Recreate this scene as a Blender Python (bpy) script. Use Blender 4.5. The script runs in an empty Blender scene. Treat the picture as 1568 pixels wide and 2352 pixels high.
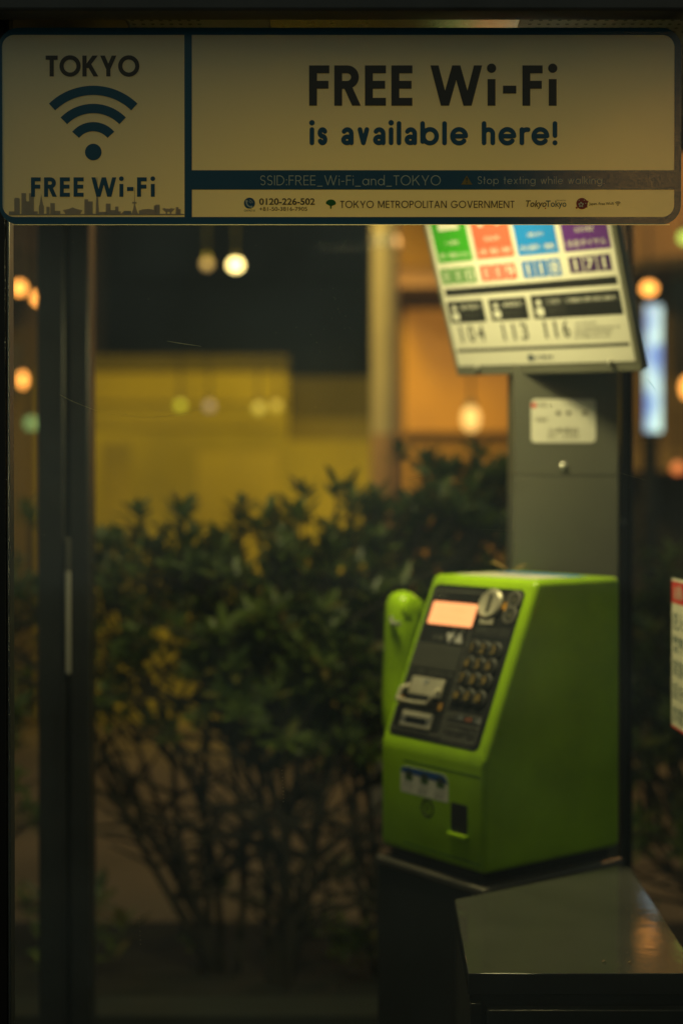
import bpy, bmesh, math, random
from mathutils import Matrix, Vector

scene = bpy.context.scene
C = scene.collection
R = math.radians
PI = math.pi

# ------------------------------------------------------------------ camera
CAM_Z = 1.45
PITCH = R(0.526)
FPX = 3267.0            # focal length in units of a 1568 x 2352 picture
cam_d = bpy.data.cameras.new('camera')
cam = bpy.data.objects.new('camera', cam_d)
C.objects.link(cam)
cam.location = (0, 0, CAM_Z)
cam.rotation_euler = (PI / 2 - PITCH, 0, 0)
cam_d.sensor_fit = 'HORIZONTAL'
cam_d.sensor_width = 24.0
cam_d.lens = 50.0
cam_d.clip_start = 0.05
cam_d.clip_end = 500
cam_d.dof.use_dof = True
cam_d.dof.focus_distance = 1.40
cam_d.dof.aperture_fstop = 2.5
cam_d.dof.aperture_blades = 0
scene.camera = cam

# ------------------------------------------------------------------ night sky, exposure
world = bpy.data.worlds.new("World")
scene.world = world
world.use_nodes = True
bg = world.node_tree.nodes['Background']
bg.inputs[0].default_value = (0.90, 1.0, 0.80, 1)      # dull city-night glow
bg.inputs[1].default_value = 0.108
scene.view_settings.view_transform = 'Standard'
scene.view_settings.look = 'None'
scene.view_settings.exposure = 0.0
scene.view_settings.gamma = 1.0
cy = scene.cycles
cy.use_denoising = True
try:
    cy.denoiser = 'OPENIMAGEDENOISE'
except Exception:
    pass
cy.max_bounces = 6
cy.diffuse_bounces = 3
cy.glossy_bounces = 3
cy.transmission_bounces = 4
cy.transparent_max_bounces = 24
cy.sample_clamp_indirect = 4.0
cy.caustics_reflective = False
cy.caustics_refractive = False


def lamp(name, kind, loc, color, power, size=0.1, target=None, spot=None):
    d = bpy.data.lights.new(name, kind)
    d.color = color
    d.energy = power
    if kind in ('POINT', 'SPOT'):
        d.shadow_soft_size = size
    if kind == 'AREA':
        d.size = size
    if spot:
        d.spot_size = R(spot)
        d.spot_blend = 0.7
    o = bpy.data.objects.new(name, d)
    C.objects.link(o)
    o.location = loc
    if target is not None:
        o.rotation_euler = (Vector(target) - Vector(loc)).to_track_quat('-Z', 'Y').to_euler()
    return o


# the street lantern whose glint sits in the lower right corner of the wifi notice
lamp('street_light', 'SPOT', (1.235, -3.0, CAM_Z + 1.262), (1.0, 0.50, 0.10), 16, 0.085, (0.36, 1.4, CAM_Z + 0.275), 5)
# lamps of the street behind the hedge, and an added fill over the hedge
lamp('wall_light', 'SPOT', (-0.35, 6.3, 3.9), (1.0, 0.68, 0.02), 430, 0.3, (-0.42, 9.2, 1.55), 68)
lamp('pole_light', 'SPOT', (-0.9, 5.2, 3.6), (1.0, 0.70, 0.16), 280, 0.2, (0.25, 6.6, 2.5), 60)
lamp('pavement_light', 'SPOT', (0.3, 7.5, 4.5), (1.0, 0.70, 0.28), 290, 0.4, (0.2, 7.0, 0.0), 84)
lamp('hedge_fill', 'SPOT', (-0.9, 2.2, 3.6), (1.0, 0.86, 0.30), 26, 0.25, (-0.1, 2.9, 1.2), 75)  # added fill from above the booth, brightens the leaves
lamp('alley_light', 'POINT', (2.9, 7.2, 3.3), (1.0, 0.50, 0.14), 100, 0.15)
lamp('lane_light', 'POINT', (-2.6, 7.0, 3.2), (1.0, 0.55, 0.2), 7, 0.15)


# ------------------------------------------------------------------ helpers
def ray(px, py):
    x = (px - 784.0) / FPX
    u = (1176.0 - py) / FPX
    return Vector((x, math.cos(PITCH) + u * math.sin(PITCH), -math.sin(PITCH) + u * math.cos(PITCH)))


def P(px, py, d):
    r = ray(px, py)
    return Vector((0, 0, CAM_Z)) + r * (d / r.y)


def lin(r, g, b):
    def f(c):
        c /= 255.0
        return c / 12.92 if c <= 0.04045 else ((c + 0.055) / 1.055) ** 2.4
    return (f(r), f(g), f(b), 1.0)


class Plane:
    """A flat face in space: origin, right, up, normal (towards the viewer)."""
    def __init__(s, o, u, v):
        s.o = Vector(o); s.u = Vector(u).normalized(); s.v = Vector(v).normalized()
        s.n = s.u.cross(s.v)

    def at(s, u, v, h=0.0):
        return s.o + s.u * u + s.v * v + s.n * h

    def px(s, px, py):
        r = ray(px, py)
        c = Vector((0, 0, CAM_Z))
        t = (s.o - c).dot(s.n) / r.dot(s.n)
        q = c + r * t - s.o
        return q.dot(s.u), q.dot(s.v)


MATS = {}


def mat(name, col, rough=0.5, metal=0.0, spec=0.5, noise=0.0, nscale=20.0, bump=0.0, bscale=200.0, emis=None, estr=0.0, coat=0.0, rvar=0.12):
    if name in MATS:
        return MATS[name]
    m = bpy.data.materials.new(name)
    m.use_nodes = True
    nt = m.node_tree
    b = nt.nodes['Principled BSDF']
    col = tuple(col[:3]) + (1,)
    b.inputs['Base Color'].default_value = col
    b.inputs['Roughness'].default_value = rough
    b.inputs['Metallic'].default_value = metal
    b.inputs['Specular IOR Level'].default_value = spec
    if coat:
        b.inputs['Coat Weight'].default_value = coat
        b.inputs['Coat Roughness'].default_value = 0.08
    if emis:
        b.inputs['Emission Color'].default_value = tuple(emis[:3]) + (1,)
        b.inputs['Emission Strength'].default_value = estr
    tc = None
    if noise or bump:
        tc = nt.nodes.new('ShaderNodeTexCoord')
    if noise:
        n = nt.nodes.new('ShaderNodeTexNoise')
        n.inputs['Scale'].default_value = nscale
        n.inputs['Detail'].default_value = 5
        nt.links.new(tc.outputs['Object'], n.inputs['Vector'])
        mr = nt.nodes.new('ShaderNodeMapRange')
        mr.inputs[1].default_value = 0.3
        mr.inputs[2].default_value = 0.7
        mr.inputs[3].default_value = 1 - noise
        mr.inputs[4].default_value = 1 + noise
        nt.links.new(n.outputs['Fac'], mr.inputs[0])
        mx = nt.nodes.new('ShaderNodeMix')
        mx.data_type = 'RGBA'; mx.blend_type = 'MULTIPLY'
        mx.inputs[0].default_value = 1
        mx.inputs[6].default_value = col
        nt.links.new(mr.outputs[0], mx.inputs[7])
        nt.links.new(mx.outputs[2], b.inputs['Base Color'])
        r2 = nt.nodes.new('ShaderNodeMapRange')
        r2.inputs[3].default_value = max(0.02, rough - rvar)
        r2.inputs[4].default_value = min(1, rough + rvar)
        nt.links.new(n.outputs['Fac'], r2.inputs[0])
        nt.links.new(r2.outputs[0], b.inputs['Roughness'])
    if bump:
        n2 = nt.nodes.new('ShaderNodeTexNoise')
        n2.inputs['Scale'].default_value = bscale
        n2.inputs['Detail'].default_value = 3
        nt.links.new(tc.outputs['Object'], n2.inputs['Vector'])
        bp = nt.nodes.new('ShaderNodeBump')
        bp.inputs['Strength'].default_value = bump
        bp.inputs['Distance'].default_value = 0.002
        nt.links.new(n2.outputs['Fac'], bp.inputs['Height'])
        nt.links.new(bp.outputs[0], b.inputs['Normal'])
    MATS[name] = m
    return m


def film(name, col, trans, tcol, rough=0.3, bump=0.25):
    """Printed film: reflects part of the light, lets part of it through."""
    m = bpy.data.materials.new(name)
    m.use_nodes = True
    nt = m.node_tree
    nt.nodes.remove(nt.nodes['Principled BSDF'])
    out = nt.nodes['Material Output']
    tc = nt.nodes.new('ShaderNodeTexCoord')
    n2 = nt.nodes.new('ShaderNodeTexNoise')
    n2.inputs['Scale'].default_value = 620
    n2.inputs['Detail'].default_value = 2
    nt.links.new(tc.outputs['Object'], n2.inputs['Vector'])
    bp = nt.nodes.new('ShaderNodeBump')
    bp.inputs['Strength'].default_value = bump
    bp.inputs['Distance'].default_value = 0.0015
    nt.links.new(n2.outputs['Fac'], bp.inputs['Height'])
    d = nt.nodes.new('ShaderNodeBsdfDiffuse'); d.inputs[0].default_value = col
    t = nt.nodes.new('ShaderNodeBsdfTranslucent'); t.inputs[0].default_value = tcol
    mx = nt.nodes.new('ShaderNodeMixShader'); mx.inputs[0].default_value = trans
    nt.links.new(d.outputs[0], mx.inputs[1]); nt.links.new(t.outputs[0], mx.inputs[2])
    g = nt.nodes.new('ShaderNodeBsdfGlossy')
    g.inputs['Roughness'].default_value = rough
    g.inputs[0].default_value = (1, 1, 1, 1)
    nt.links.new(bp.outputs[0], g.inputs['Normal'])
    fr = nt.nodes.new('ShaderNodeFresnel'); fr.inputs[0].default_value = 1.45
    m2 = nt.nodes.new('ShaderNodeMixShader')
    nt.links.new(fr.outputs[0], m2.inputs[0])
    nt.links.new(mx.outputs[0], m2.inputs[1]); nt.links.new(g.outputs[0], m2.inputs[2])
    nt.links.new(m2.outputs[0], out.inputs[0])
    MATS[name] = m
    return m


def glass_mat(name, dust_veil, refl=1.0, ior=1.3, tint=(0.97, 0.985, 0.97)):
    m = bpy.data.materials.new(name)
    m.use_nodes = True
    nt = m.node_tree
    nt.nodes.remove(nt.nodes['Principled BSDF'])
    out = nt.nodes['Material Output']
    t = nt.nodes.new('ShaderNodeBsdfTransparent'); t.inputs[0].default_value = tint + (1,)
    g = nt.nodes.new('ShaderNodeBsdfGlossy'); g.inputs['Roughness'].default_value = 0.03
    fr = nt.nodes.new('ShaderNodeFresnel'); fr.inputs[0].default_value = ior
    mu = nt.nodes.new('ShaderNodeMath'); mu.operation = 'MULTIPLY'; mu.inputs[1].default_value = refl
    nt.links.new(fr.outputs[0], mu.inputs[0])
    m1 = nt.nodes.new('ShaderNodeMixShader')
    nt.links.new(mu.outputs[0], m1.inputs[0])
    nt.links.new(t.outputs[0], m1.inputs[1]); nt.links.new(g.outputs[0], m1.inputs[2])
    tc = nt.nodes.new('ShaderNodeTexCoord')
    n = nt.nodes.new('ShaderNodeTexNoise'); n.inputs['Scale'].default_value = 5; n.inputs['Detail'].default_value = 6
    nt.links.new(tc.outputs['Object'], n.inputs['Vector'])
    mr = nt.nodes.new('ShaderNodeMapRange'); mr.inputs[1].default_value = .30; mr.inputs[2].default_value = .72; mr.inputs[3].default_value = dust_veil * 0.45; mr.inputs[4].default_value = dust_veil * 1.75
    nt.links.new(n.outputs['Fac'], mr.inputs[0])
    d = nt.nodes.new('ShaderNodeBsdfDiffuse'); d.inputs[0].default_value = (0.45, 0.62, 0.62, 1)
    tl = nt.nodes.new('ShaderNodeBsdfTranslucent'); tl.inputs[0].default_value = (0.42, 0.60, 0.95, 1)  # bluish scatter on the dusty glass adds a haze lifting the dark tones
    m3 = nt.nodes.new('ShaderNodeMixShader')
    nt.links.new(d.outputs[0], m3.inputs[1]); nt.links.new(tl.outputs[0], m3.inputs[2])
    m2 = nt.nodes.new('ShaderNodeMixShader')
    nt.links.new(mr.outputs[0], m2.inputs[0])
    nt.links.new(m1.outputs[0], m2.inputs[1]); nt.links.new(m3.outputs[0], m2.inputs[2])
    nt.links.new(m2.outputs[0], out.inputs[0])
    MATS[name] = m
    return m


class MB:
    def __init__(s):
        s.v = []; s.f = []

    def poly(s, pts):
        b = len(s.v)
        s.v += [Vector(p) for p in pts]
        s.f.append(tuple(range(b, b + len(pts))))

    def box(s, lo, hi):
        (a, b, c), (d, e, f) = lo, hi
        s.hexa([(a, b, c), (d, b, c), (d, e, c), (a, e, c)], [(a, b, f), (d, b, f), (d, e, f), (a, e, f)])

    def hexa(s, bot, top):
        """Prism between two rings of points (bottom wound ccw seen from the top)."""
        n = len(bot); b = len(s.v)
        s.v += [Vector(p) for p in bot] + [Vector(p) for p in top]
        s.f.append(tuple(range(b + n - 1, b - 1, -1)))
        s.f.append(tuple(range(b + n, b + 2 * n)))
        for i in range(n):
            j = (i + 1) % n
            s.f.append((b + i, b + j, b + n + j, b + n + i))

    def slab(s, pl, pts, h0, h1):
        """Outline PTS on plane PL (ccw from the front), from height h0 to h1."""
        s.hexa([pl.at(u, v, h0) for u, v in pts], [pl.at(u, v, h1) for u, v in pts])

    def flat(s, pl, pts, h):
        s.poly([pl.at(u, v, h) for u, v in pts])

    def tube(s, path, rad, n=8, cap=True):
        path = [Vector(p) for p in path]
        if not hasattr(rad, '__len__'):
            rad = [rad] * len(path)
        rings = []
        for i, p in enumerate(path):
            t = (path[min(i + 1, len(path) - 1)] - path[max(i - 1, 0)]).normalized()
            a = t.cross(Vector((0.31, 0.17, 0.93)))
            if a.length < 1e-3:
                a = t.cross(Vector((1, 0, 0)))
            a.normalize(); c = t.cross(a)
            b = len(s.v)
            for k in range(n):
                g = 2 * PI * k / n
                s.v.append(p + (a * math.cos(g) + c * math.sin(g)) * rad[i])
            rings.append(b)
        for i in range(len(rings) - 1):
            for k in range(n):
                j = (k + 1) % n
                s.f.append((rings[i] + k, rings[i] + j, rings[i + 1] + j, rings[i + 1] + k))
        if cap:
            s.f.append(tuple(rings[0] + k for k in range(n - 1, -1, -1)))
            s.f.append(tuple(rings[-1] + k for k in range(n)))

    def loft(s, rings, cap=True):
        ids = []
        for r in rings:
            ids.append(len(s.v)); s.v += [Vector(p) for p in r]
        n = len(rings[0])
        for i in range(len(ids) - 1):
            for k in range(n):
                j = (k + 1) % n
                s.f.append((ids[i] + k, ids[i] + j, ids[i + 1] + j, ids[i + 1] + k))
        if cap:
            s.f.append(tuple(ids[0] + k for k in range(n - 1, -1, -1)))
            s.f.append(tuple(ids[-1] + k for k in range(n)))

    def sphere(s, c, r, nu=16, nv=10, sc=(1, 1, 1)):
        c = Vector(c)
        rings = []
        for i in range(1, nv):
            t = PI * i / nv
            rings.append([c + Vector((r * sc[0] * math.sin(t) * math.cos(2 * PI * k / nu), r * sc[1] * math.sin(t) * math.sin(2 * PI * k / nu), -r * sc[2] * math.cos(t))) for k in range(nu)])
        s.loft(rings)


ROOTM = {}


def tag(o, label=None, cat=None, group=None, kind=None):
    if label: o['label'] = label
    if cat: o['category'] = cat
    if group: o['group'] = group
    if kind: o['kind'] = kind
    return o


def thing(name, loc, label, cat, group=None, kind=None):
    o = bpy.data.objects.new(name, None)
    C.objects.link(o)
    o.empty_display_size = 0.05
    o.location = loc
    ROOTM[o] = Matrix.Translation(Vector(loc))
    return tag(o, label, cat, group, kind)


def emit(name, mb, m, parent=None, smooth=False, label=None, bevel=0.0, seg=2, angle=40):
    """Link a collected shape as ONE mesh object (world coordinates in, local out)."""
    me = bpy.data.meshes.new(name)
    off = Vector((0, 0, 0))
    base = Matrix.Identity(4)
    if parent is not None:
        base = ROOTM[parent].inverted()
    if isinstance(mb, bpy.types.Mesh):
        me = mb
        me.transform(base)
    else:
        vs = [base @ v for v in mb.v]
        me.from_pydata([tuple(v) for v in vs], [], mb.f)
    me.materials.clear()
    if isinstance(m, (list, tuple)):
        for q in m: me.materials.append(q)
    else:
        me.materials.append(m)
    me.update()
    o = bpy.data.objects.new(name, me)
    C.objects.link(o)
    if parent is not None:
        o.parent = parent
        ROOTM[o] = ROOTM[parent]
    if bevel:
        md = o.modifiers.new('bevel', 'BEVEL')
        md.width = bevel; md.segments = seg; md.limit_method = 'ANGLE'; md.angle_limit = R(angle)
        md.harden_normals = False
    if smooth or bevel:
        for p in me.polygons: p.use_smooth = True
        if hasattr(me, 'set_sharp_from_angle'):
            me.set_sharp_from_angle(angle=R(35 if not bevel else 60))
    if label:
        o['label'] = label
    return o


def rrect(x0, y0, x1, y1, r, n=8):
    """Rounded outline; r is one radius or (bottom left, bottom right, top right, top left)."""
    if not hasattr(r, '__len__'): r = (r,) * 4
    pts = []
    for (cx_, cy_, a0, q) in ((x0, y0, 180, r[0]), (x1, y0, 270, r[1]), (x1, y1, 0, r[2]), (x0, y1, 90, r[3])):
        sx = 1 if cx_ == x0 else -1
        sy = 1 if cy_ == y0 else -1
        if q <= 0:
            pts.append((cx_, cy_)); continue
        for k in range(n + 1):
            a = R(a0 + 90 * k / n)
            pts.append((cx_ + sx * q + q * math.cos(a), cy_ + sy * q + q * math.sin(a)))
    return pts


def circ(cx_, cy_, rx, ry=None, n=28):
    ry = rx if ry is None else ry
    return [(cx_ + rx * math.cos(2 * PI * k / n), cy_ + ry * math.sin(2 * PI * k / n)) for k in range(n)]


# ------------------------------------------------------------------ a small stroke alphabet for the printed notice
def ell(cx_, cy_, rx, ry, a0, a1, n=20):
    return [(cx_ + rx * math.cos(R(a0 + (a1 - a0) * k / n)), cy_ + ry * math.sin(R(a0 + (a1 - a0) * k / n))) for k in range(n + 1)]


def ribbon(pts, w, closed=False):
    n = len(pts)
    L, Q = [], []
    for i in range(n):
        if closed:
            a, b = pts[i - 1], pts[(i + 1) % n]
        else:
            a, b = pts[max(i - 1, 0)], pts[min(i + 1, n - 1)]
        dx, dy = b[0] - a[0], b[1] - a[1]
        l = math.hypot(dx, dy) or 1
        nx, ny = -dy / l * w / 2, dx / l * w / 2
        L.append((pts[i][0] + nx, pts[i][1] + ny)); Q.append((pts[i][0] - nx, pts[i][1] - ny))
    out = []
    for i in range(n if closed else n - 1):
        j = (i + 1) % n
        out.append([Q[i], Q[j], L[j], L[i]])
    return out


def smooth_pts(p, n=8):
    out = []
    q = [p[0]] + list(p) + [p[-1]]
    for i in range(1, len(q) - 2):
        for k in range(n):
            t = k / n
            def c(d):
                return 0.5 * (2 * q[i][d] + (q[i + 1][d] - q[i - 1][d]) * t + (2 * q[i - 1][d] - 5 * q[i][d] + 4 * q[i + 1][d] - q[i + 2][d]) * t * t + (3 * q[i][d] - q[i - 1][d] - 3 * q[i + 1][d] + q[i + 2][d]) * t ** 3)
            out.append((c(0), c(1)))
    out.append(p[-1])
    return out


def glyph(ch, w, X):
    """(width, strokes) in cap heights.  Strokes: ('L' line), ('D' diagonal with level ends), ('C' curve), ('O' ring), ('.' dot)."""
    a = w / 2
    L = lambda x0, y0, x1, y1: ('L', [(x0, y0), (x1, y1)])
    D = lambda x0, y0, x1, y1: ('D', (x0, y0, x1, y1))
    Cv = lambda pts: ('C', pts)
    V = lambda x, y0=0.0, y1=1.0: L(x, y0, x, y1)
    H = lambda y, x0, x1: L(x0, y, x1, y)
    hw = w * 0.56
    g = ch
    if g == ' ': return 0.30, []
    if g == 'T': return 0.58, [H(1 - a, 0, .58), V(.29, 0, 1 - a)]
    if g == 'O': return 1.0, [('O', ell(.5, .5, .51 - a, .515 - a, 0, 360, 48)[:-1])]
    if g == 'K': return 0.76, [V(a), D(a + .06, .40, .72 - hw, 1), D(.30, .60, .76 - hw, 0)]
    if g == 'Y': return 0.78, [V(.39, 0, .42), D(hw, 1, .39, .36), D(.78 - hw, 1, .39, .36)]
    if g == 'F': return 0.50, [V(a), H(1 - a, a, .50), H(.52, a, .48)]
    if g == 'E': return 0.52, [V(a), H(1 - a, a, .52), H(.52, a, .50), H(a, a, .52)]
    if g == 'R': return 0.66, [V(a), Cv([(a, 1 - a), (.30, 1 - a)] + ell(.32, .71, .29 - a, .29 - a, 88, -88, 14) + [(.30, .42 + a), (a, .42 + a)]), D(.34, .46, .66 - hw, 0)]
    if g == 'P': return 0.58, [V(a), Cv([(a, 1 - a), (.28, 1 - a)] + ell(.29, .71, .29 - a, .29 - a, 88, -88, 14) + [(.28, .42 + a), (a, .42 + a)])]
    if g == 'D': return 0.78, [V(a), Cv([(a, 1 - a), (.26, 1 - a)] + ell(.28, .5, .5 - a, .5 - a, 88, -88, 20) + [(.26, a), (a, a)])]
    if g == 'I': return w, [V(a)]
    if g == 'L': return 0.46, [V(a), H(a, a, .46)]
    if g == 'A': return 0.82, [D(hw, 0, .41, 1), D(.82 - hw, 0, .41, 1), H(.32, .16, .66)]
    if g == 'V': return 0.80, [D(hw, 1, .40, 0), D(.80 - hw, 1, .40, 0)]
    if g == 'M': return 0.96, [V(a + .02), V(.94 - a), D(a + .05, 1, .48, .1), D(.91 - a, 1, .48, .1)]
    if g == 'N': return 0.80, [V(a), V(.80 - a), D(a + .02, 1, .78 - a, 0)]
    if g == 'W': return 1.30, [D(hw, 1, .37, 0), D(.65, 1, .37, 0), D(.65, 1, .93, 0), D(1.30 - hw, 1, .93, 0)]
    if g == 'G': return 0.98, [Cv(ell(.5, .5, .5 - a, .515 - a, 42, 360, 40)), H(.5 - a, .54, .98)]
    if g == 'C': return 0.84, [Cv(ell(.5, .5, .5 - a, .515 - a, 48, 312, 36))]
    if g == 'S':
        rc = (1 - w) / 4; rx = .265 - a
        return .54, [Cv(ell(.27, 1 - a - rc, rx, rc, 25, 270, 22) + ell(.27, a + rc, rx, rc, 90, -155, 22)[1:])]
    if g == '-': return 0.33, [H(.40, 0, .33)]
    if g == '_': return 0.56, [H(-.10, 0, .56)]
    if g == ':': return w * 1.3, [('.', (a * 1.3, a * 1.3, a * 1.3)), ('.', (a * 1.3, .55, a * 1.3))]
    if g == '.': return w * 1.3, [('.', (a * 1.3, a * 1.3, a * 1.3))]
    if g == '!': return w, [V(a, .30, 1.0), ('.', (a, a * 1.05, a * 1.08))]
    r = X / 2
    if g == 'i': return w, [V(a, 0, X), ('.', (a, max(X + w * .95, .93), a * 1.18))]
    if g == 'l': return w, [V(a)]
    if g == 'a':  # single storey
        return X + .03, [('O', ell(r, r, r - a, r - a + .01, 0, 360, 36)[:-1]), V(X + .03 - a, 0, X)]
    if g == 'A2':  # double storey
        return .52, [Cv(ell(.26, X - .27, .26 - a, .27 - a, 148, 0, 16) + [(.52 - a, 0)]), ('O', ell(.245, .225, .245 - a, .225 - a, 0, 360, 28)[:-1])]
    if g == 'o': return X, [('O', ell(r, r, r - a, r - a + .01, 0, 360, 36)[:-1])]
    if g == 'd': return X + .03, [('O', ell(r, r, r - a, r - a + .01, 0, 360, 36)[:-1]), V(X + .03 - a, 0, 1.03)]
    if g == 'b': return X + .03, [('O', ell(r + .03, r, r - a, r - a + .01, 0, 360, 36)[:-1]), V(a, 0 if w < .15 else a * .6, 1.0)]
    if g == 'p': return X + .03, [('O', ell(r + .03, r, r - a, r - a + .01, 0, 360, 36)[:-1]), V(a, -.28, X)]
    if g == 'g': return X + .03, [('O', ell(r, r, r - a, r - a + .01, 0, 360, 36)[:-1]), Cv([(X + .03 - a, X), (X + .03 - a, .0)] + ell(r + .02, -.02, r - a, .26 - a, 0, -155, 16))]
    if g == 'e': return X, [Cv(ell(r, r, r - a, r - a + .01, 2, 318, 32)), H(r, a, X - a)]
    if g == 'n': return .54, [V(a, 0, X), Cv([(a, X - .27)] + ell(.27, X - .27 , .27 - a, .27 - a, 180, 0, 18) + [(.54 - a, 0)])]
    if g == 'h': return .56, [V(a), Cv([(a, X - .28)] + ell(.28, X - .28, .28 - a, .28 - a, 180, 0, 18) + [(.56 - a, 0)])]
    if g == 'r': return .36, [V(a, 0, X), Cv(ell(.30, X - .28, .30 - a, .28 - a, 180, 75, 12))]
    if g == 't': return .30, [V(.15, 0, .95), H(X - a, 0, .30)]
    if g == 'x': return .52, [D(hw, X, .52 - hw, 0), D(.52 - hw, X, hw, 0)]
    if g == 'w': return .82, [D(hw, X, .23, 0), D(.41, X, .23, 0), D(.41, X, .59, 0), D(.82 - hw, X, .59, 0)]
    if g == 'v': return .54, [D(hw, X, .27, 0), D(.54 - hw, X, .27, 0)]
    if g == 'k': return .50, [V(a), D(a + .05, .26, .46 - hw, X), D(.18, .38, .50 - hw, 0)]
    if g == 's':
        rc = (X - w) / 4; rx = .205 - a
        return .42, [Cv(ell(.21, X - a - rc, rx, rc, 25, 270, 20) + ell(.21, a + rc, rx, rc, 90, -155, 20)[1:])]
    return .5, []


def stroke_text(mb, pl, text, x0, x1, base, cap, w, X=.66, rnd=False, h=0.0004, dbl=False, xs=None):
    """Set TEXT between x0 and x1 on plane PL (metres); one thin sheet per stroke."""
    keys = ['A2' if (dbl and c == 'a') else c for c in text]
    gl = [glyph(c, w, X) for c in keys]
    tot = sum(g[0] for g in gl) * cap
    ls = ((x1 - x0) - tot) / max(1, len(gl) - 1)
    x = x0
    for i, (adv, st) in enumerate(gl):
        if xs: x = xs[i]
        T = lambda p: (x + p[0] * cap, base + p[1] * cap)
        for k, s in enumerate(st):
            hh = h + 0.00003 * k
            if s[0] in 'LC':
                pts = s[1]
                if rnd and s[0] == 'L':   # pull round ends in by half a stroke
                    (ax, ay), (bx, by) = pts
                    l = math.hypot(bx - ax, by - ay); ux, uy = (bx - ax) / l * w / 2, (by - ay) / l * w / 2
                    pts = [(ax + ux, ay + uy), (bx - ux, by - uy)]
                elif rnd and abs(pts[-1][1]) < 1e-6:
                    pts = pts[:-1] + [(pts[-1][0], w / 2)]
                for q in ribbon(pts, w): mb.flat(pl, [T(p) for p in q], hh)
                if rnd:
                    for e, z in ((pts[0], 1), (pts[-1], 2)):
                        mb.flat(pl, [T(p) for p in circ(e[0], e[1], w / 2, n=18)], hh + 0.00012 * z)
            elif s[0] == 'O':
                for q in ribbon(s[1], w, True): mb.flat(pl, [T(p) for p in q], hh)
            elif s[0] == 'D':
                ax, ay, bx, by = s[1]
                ang = math.hypot(bx - ax, by - ay) / abs(by - ay)
                q = w * min(ang, 1.6) / 2
                if rnd:
                    for z in ribbon([(ax + (bx - ax) * .1, ay - math.copysign(w / 2, ay - by)), (bx, by + math.copysign(w / 2, ay - by))], w): mb.flat(pl, [T(p) for p in z], hh)
                    mb.flat(pl, [T(p) for p in circ(ax + (bx - ax) * .1, ay - math.copysign(w / 2, ay - by), w / 2, n=18)], hh + .00012)
                    mb.flat(pl, [T(p) for p in circ(bx, by + math.copysign(w / 2, ay - by), w / 2, n=18)], hh + .00024)
                else:
                    qq = [(ax - q, ay), (ax + q, ay), (bx + q, by), (bx - q, by)]
                    if by > ay: qq = qq
                    else: qq = qq[::-1]
                    mb.flat(pl, [T(p) for p in qq], hh)
            elif s[0] == '.':
                cx_, cy_, r_ = s[1]
                mb.flat(pl, [T(p) for p in circ(cx_, cy_, r_, n=20)], hh)
        x += adv * cap + ls


def type_mesh(pl, body, x0, x1, y0, y1, h=0.0004, weight=0.0, shear=0.0, keep=False):
    """Lettering in the built-in typeface, fitted to a box on plane PL; returns a mesh in world space."""
    cu = bpy.data.curves.new('type', 'FONT')
    cu.body = body
    cu.offset = weight
    cu.shear = shear
    cu.resolution_u = 4
    ob = bpy.data.objects.new('type', cu)
    C.objects.link(ob)
    dg = bpy.context.evaluated_depsgraph_get()
    me = bpy.data.meshes.new_from_object(ob.evaluated_get(dg))
    bpy.data.objects.remove(ob)
    bpy.data.curves.remove(cu)
    if not me.vertices: return me
    xs = [v.co.x for v in me.vertices]; ys = [v.co.y for v in me.vertices]
    ax, bx, ay, by = min(xs), max(xs), min(ys), max(ys)
    sx = (x1 - x0) / max(1e-6, bx - ax); sy = (y1 - y0) / max(1e-6, by - ay)
    if keep:
        sx = sy = min(sx, sy)
    ox = x0 + ((x1 - x0) - (bx - ax) * sx) / 2
    for v in me.vertices:
        v.co = pl.at(ox + (v.co.x - ax) * sx, y0 + (v.co.y - ay) * sy, h)
    return me


def add_mesh(mb, me):
    b = len(mb.v)
    mb.v += [v.co.copy() for v in me.vertices]
    mb.f += [tuple(b + i for i in p.vertices) for p in me.polygons]
    bpy.data.meshes.remove(me)


def typ(mb, *a, **k):
    add_mesh(mb, type_mesh(*a, **k))


def rect_uv(pl, tl, tr, br, bl):
    """The level rectangle on PL that best covers four picture corners."""
    p = [pl.px(*q) for q in (tl, tr, br, bl)]
    return ((p[0][0] + p[3][0]) / 2, (p[2][1] + p[3][1]) / 2, (p[1][0] + p[2][0]) / 2, (p[0][1] + p[1][1]) / 2)


# ------------------------------------------------------------------ materials
FRAME = mat('black_frame', (.012, .0125, .012), .35, 0, .5, noise=.25, nscale=14)
FRAME2 = mat('dark_bronze_frame', (.018, .018, .016), .3, .3, .5, noise=.2, nscale=9)
GREY = mat('grey_stand_paint', (.115, .113, .088), .42, 0, .4, noise=.10, nscale=7, bump=.06, bscale=500)
DARKGREY = mat('dark_stand_paint', (.03, .031, .028), .4, 0, .4, noise=.12, nscale=9)
STEEL = mat('grey_cabinet_steel', (.078, .077, .068), .075, .1, .5, noise=.24, nscale=5, bump=.05, bscale=60, rvar=.03)
GREEN = mat('lime_green_plastic', (.30, .50, .002), .32, 0, .28, noise=.17, nscale=13, bump=.05, bscale=300, coat=.04)
BLACKP = mat('black_faceplate', (.012, .0125, .0125), .5, 0, .25, noise=.2, nscale=30)
CHROME = mat('brushed_metal', (.46, .42, .32), .38, .25, .5, noise=.12, nscale=40)
PALE = mat('pale_metal', (.72, .70, .62), .25, .7)
LINE = mat('grey_print', (.11, .106, .09), .6)
WHITEP = mat('white_print', (.74, .72, .64), .6)
AMBERP = mat('amber_print', (.80, .42, .04), .5)
PAPER = mat('white_paper', (.74, .71, .62), .55, 0, .3, noise=.03, nscale=4)
PAPER2 = mat('cream_paper', (.72, .68, .55), .6, 0, .3, noise=.05, nscale=10)
INK = mat('black_ink', (.012, .012, .012), .5)
INKSOFT = mat('dark_grey_ink', (.05, .05, .045), .5)
PGREEN = mat('print_green', (.04, .33, .012), .5)
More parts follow.
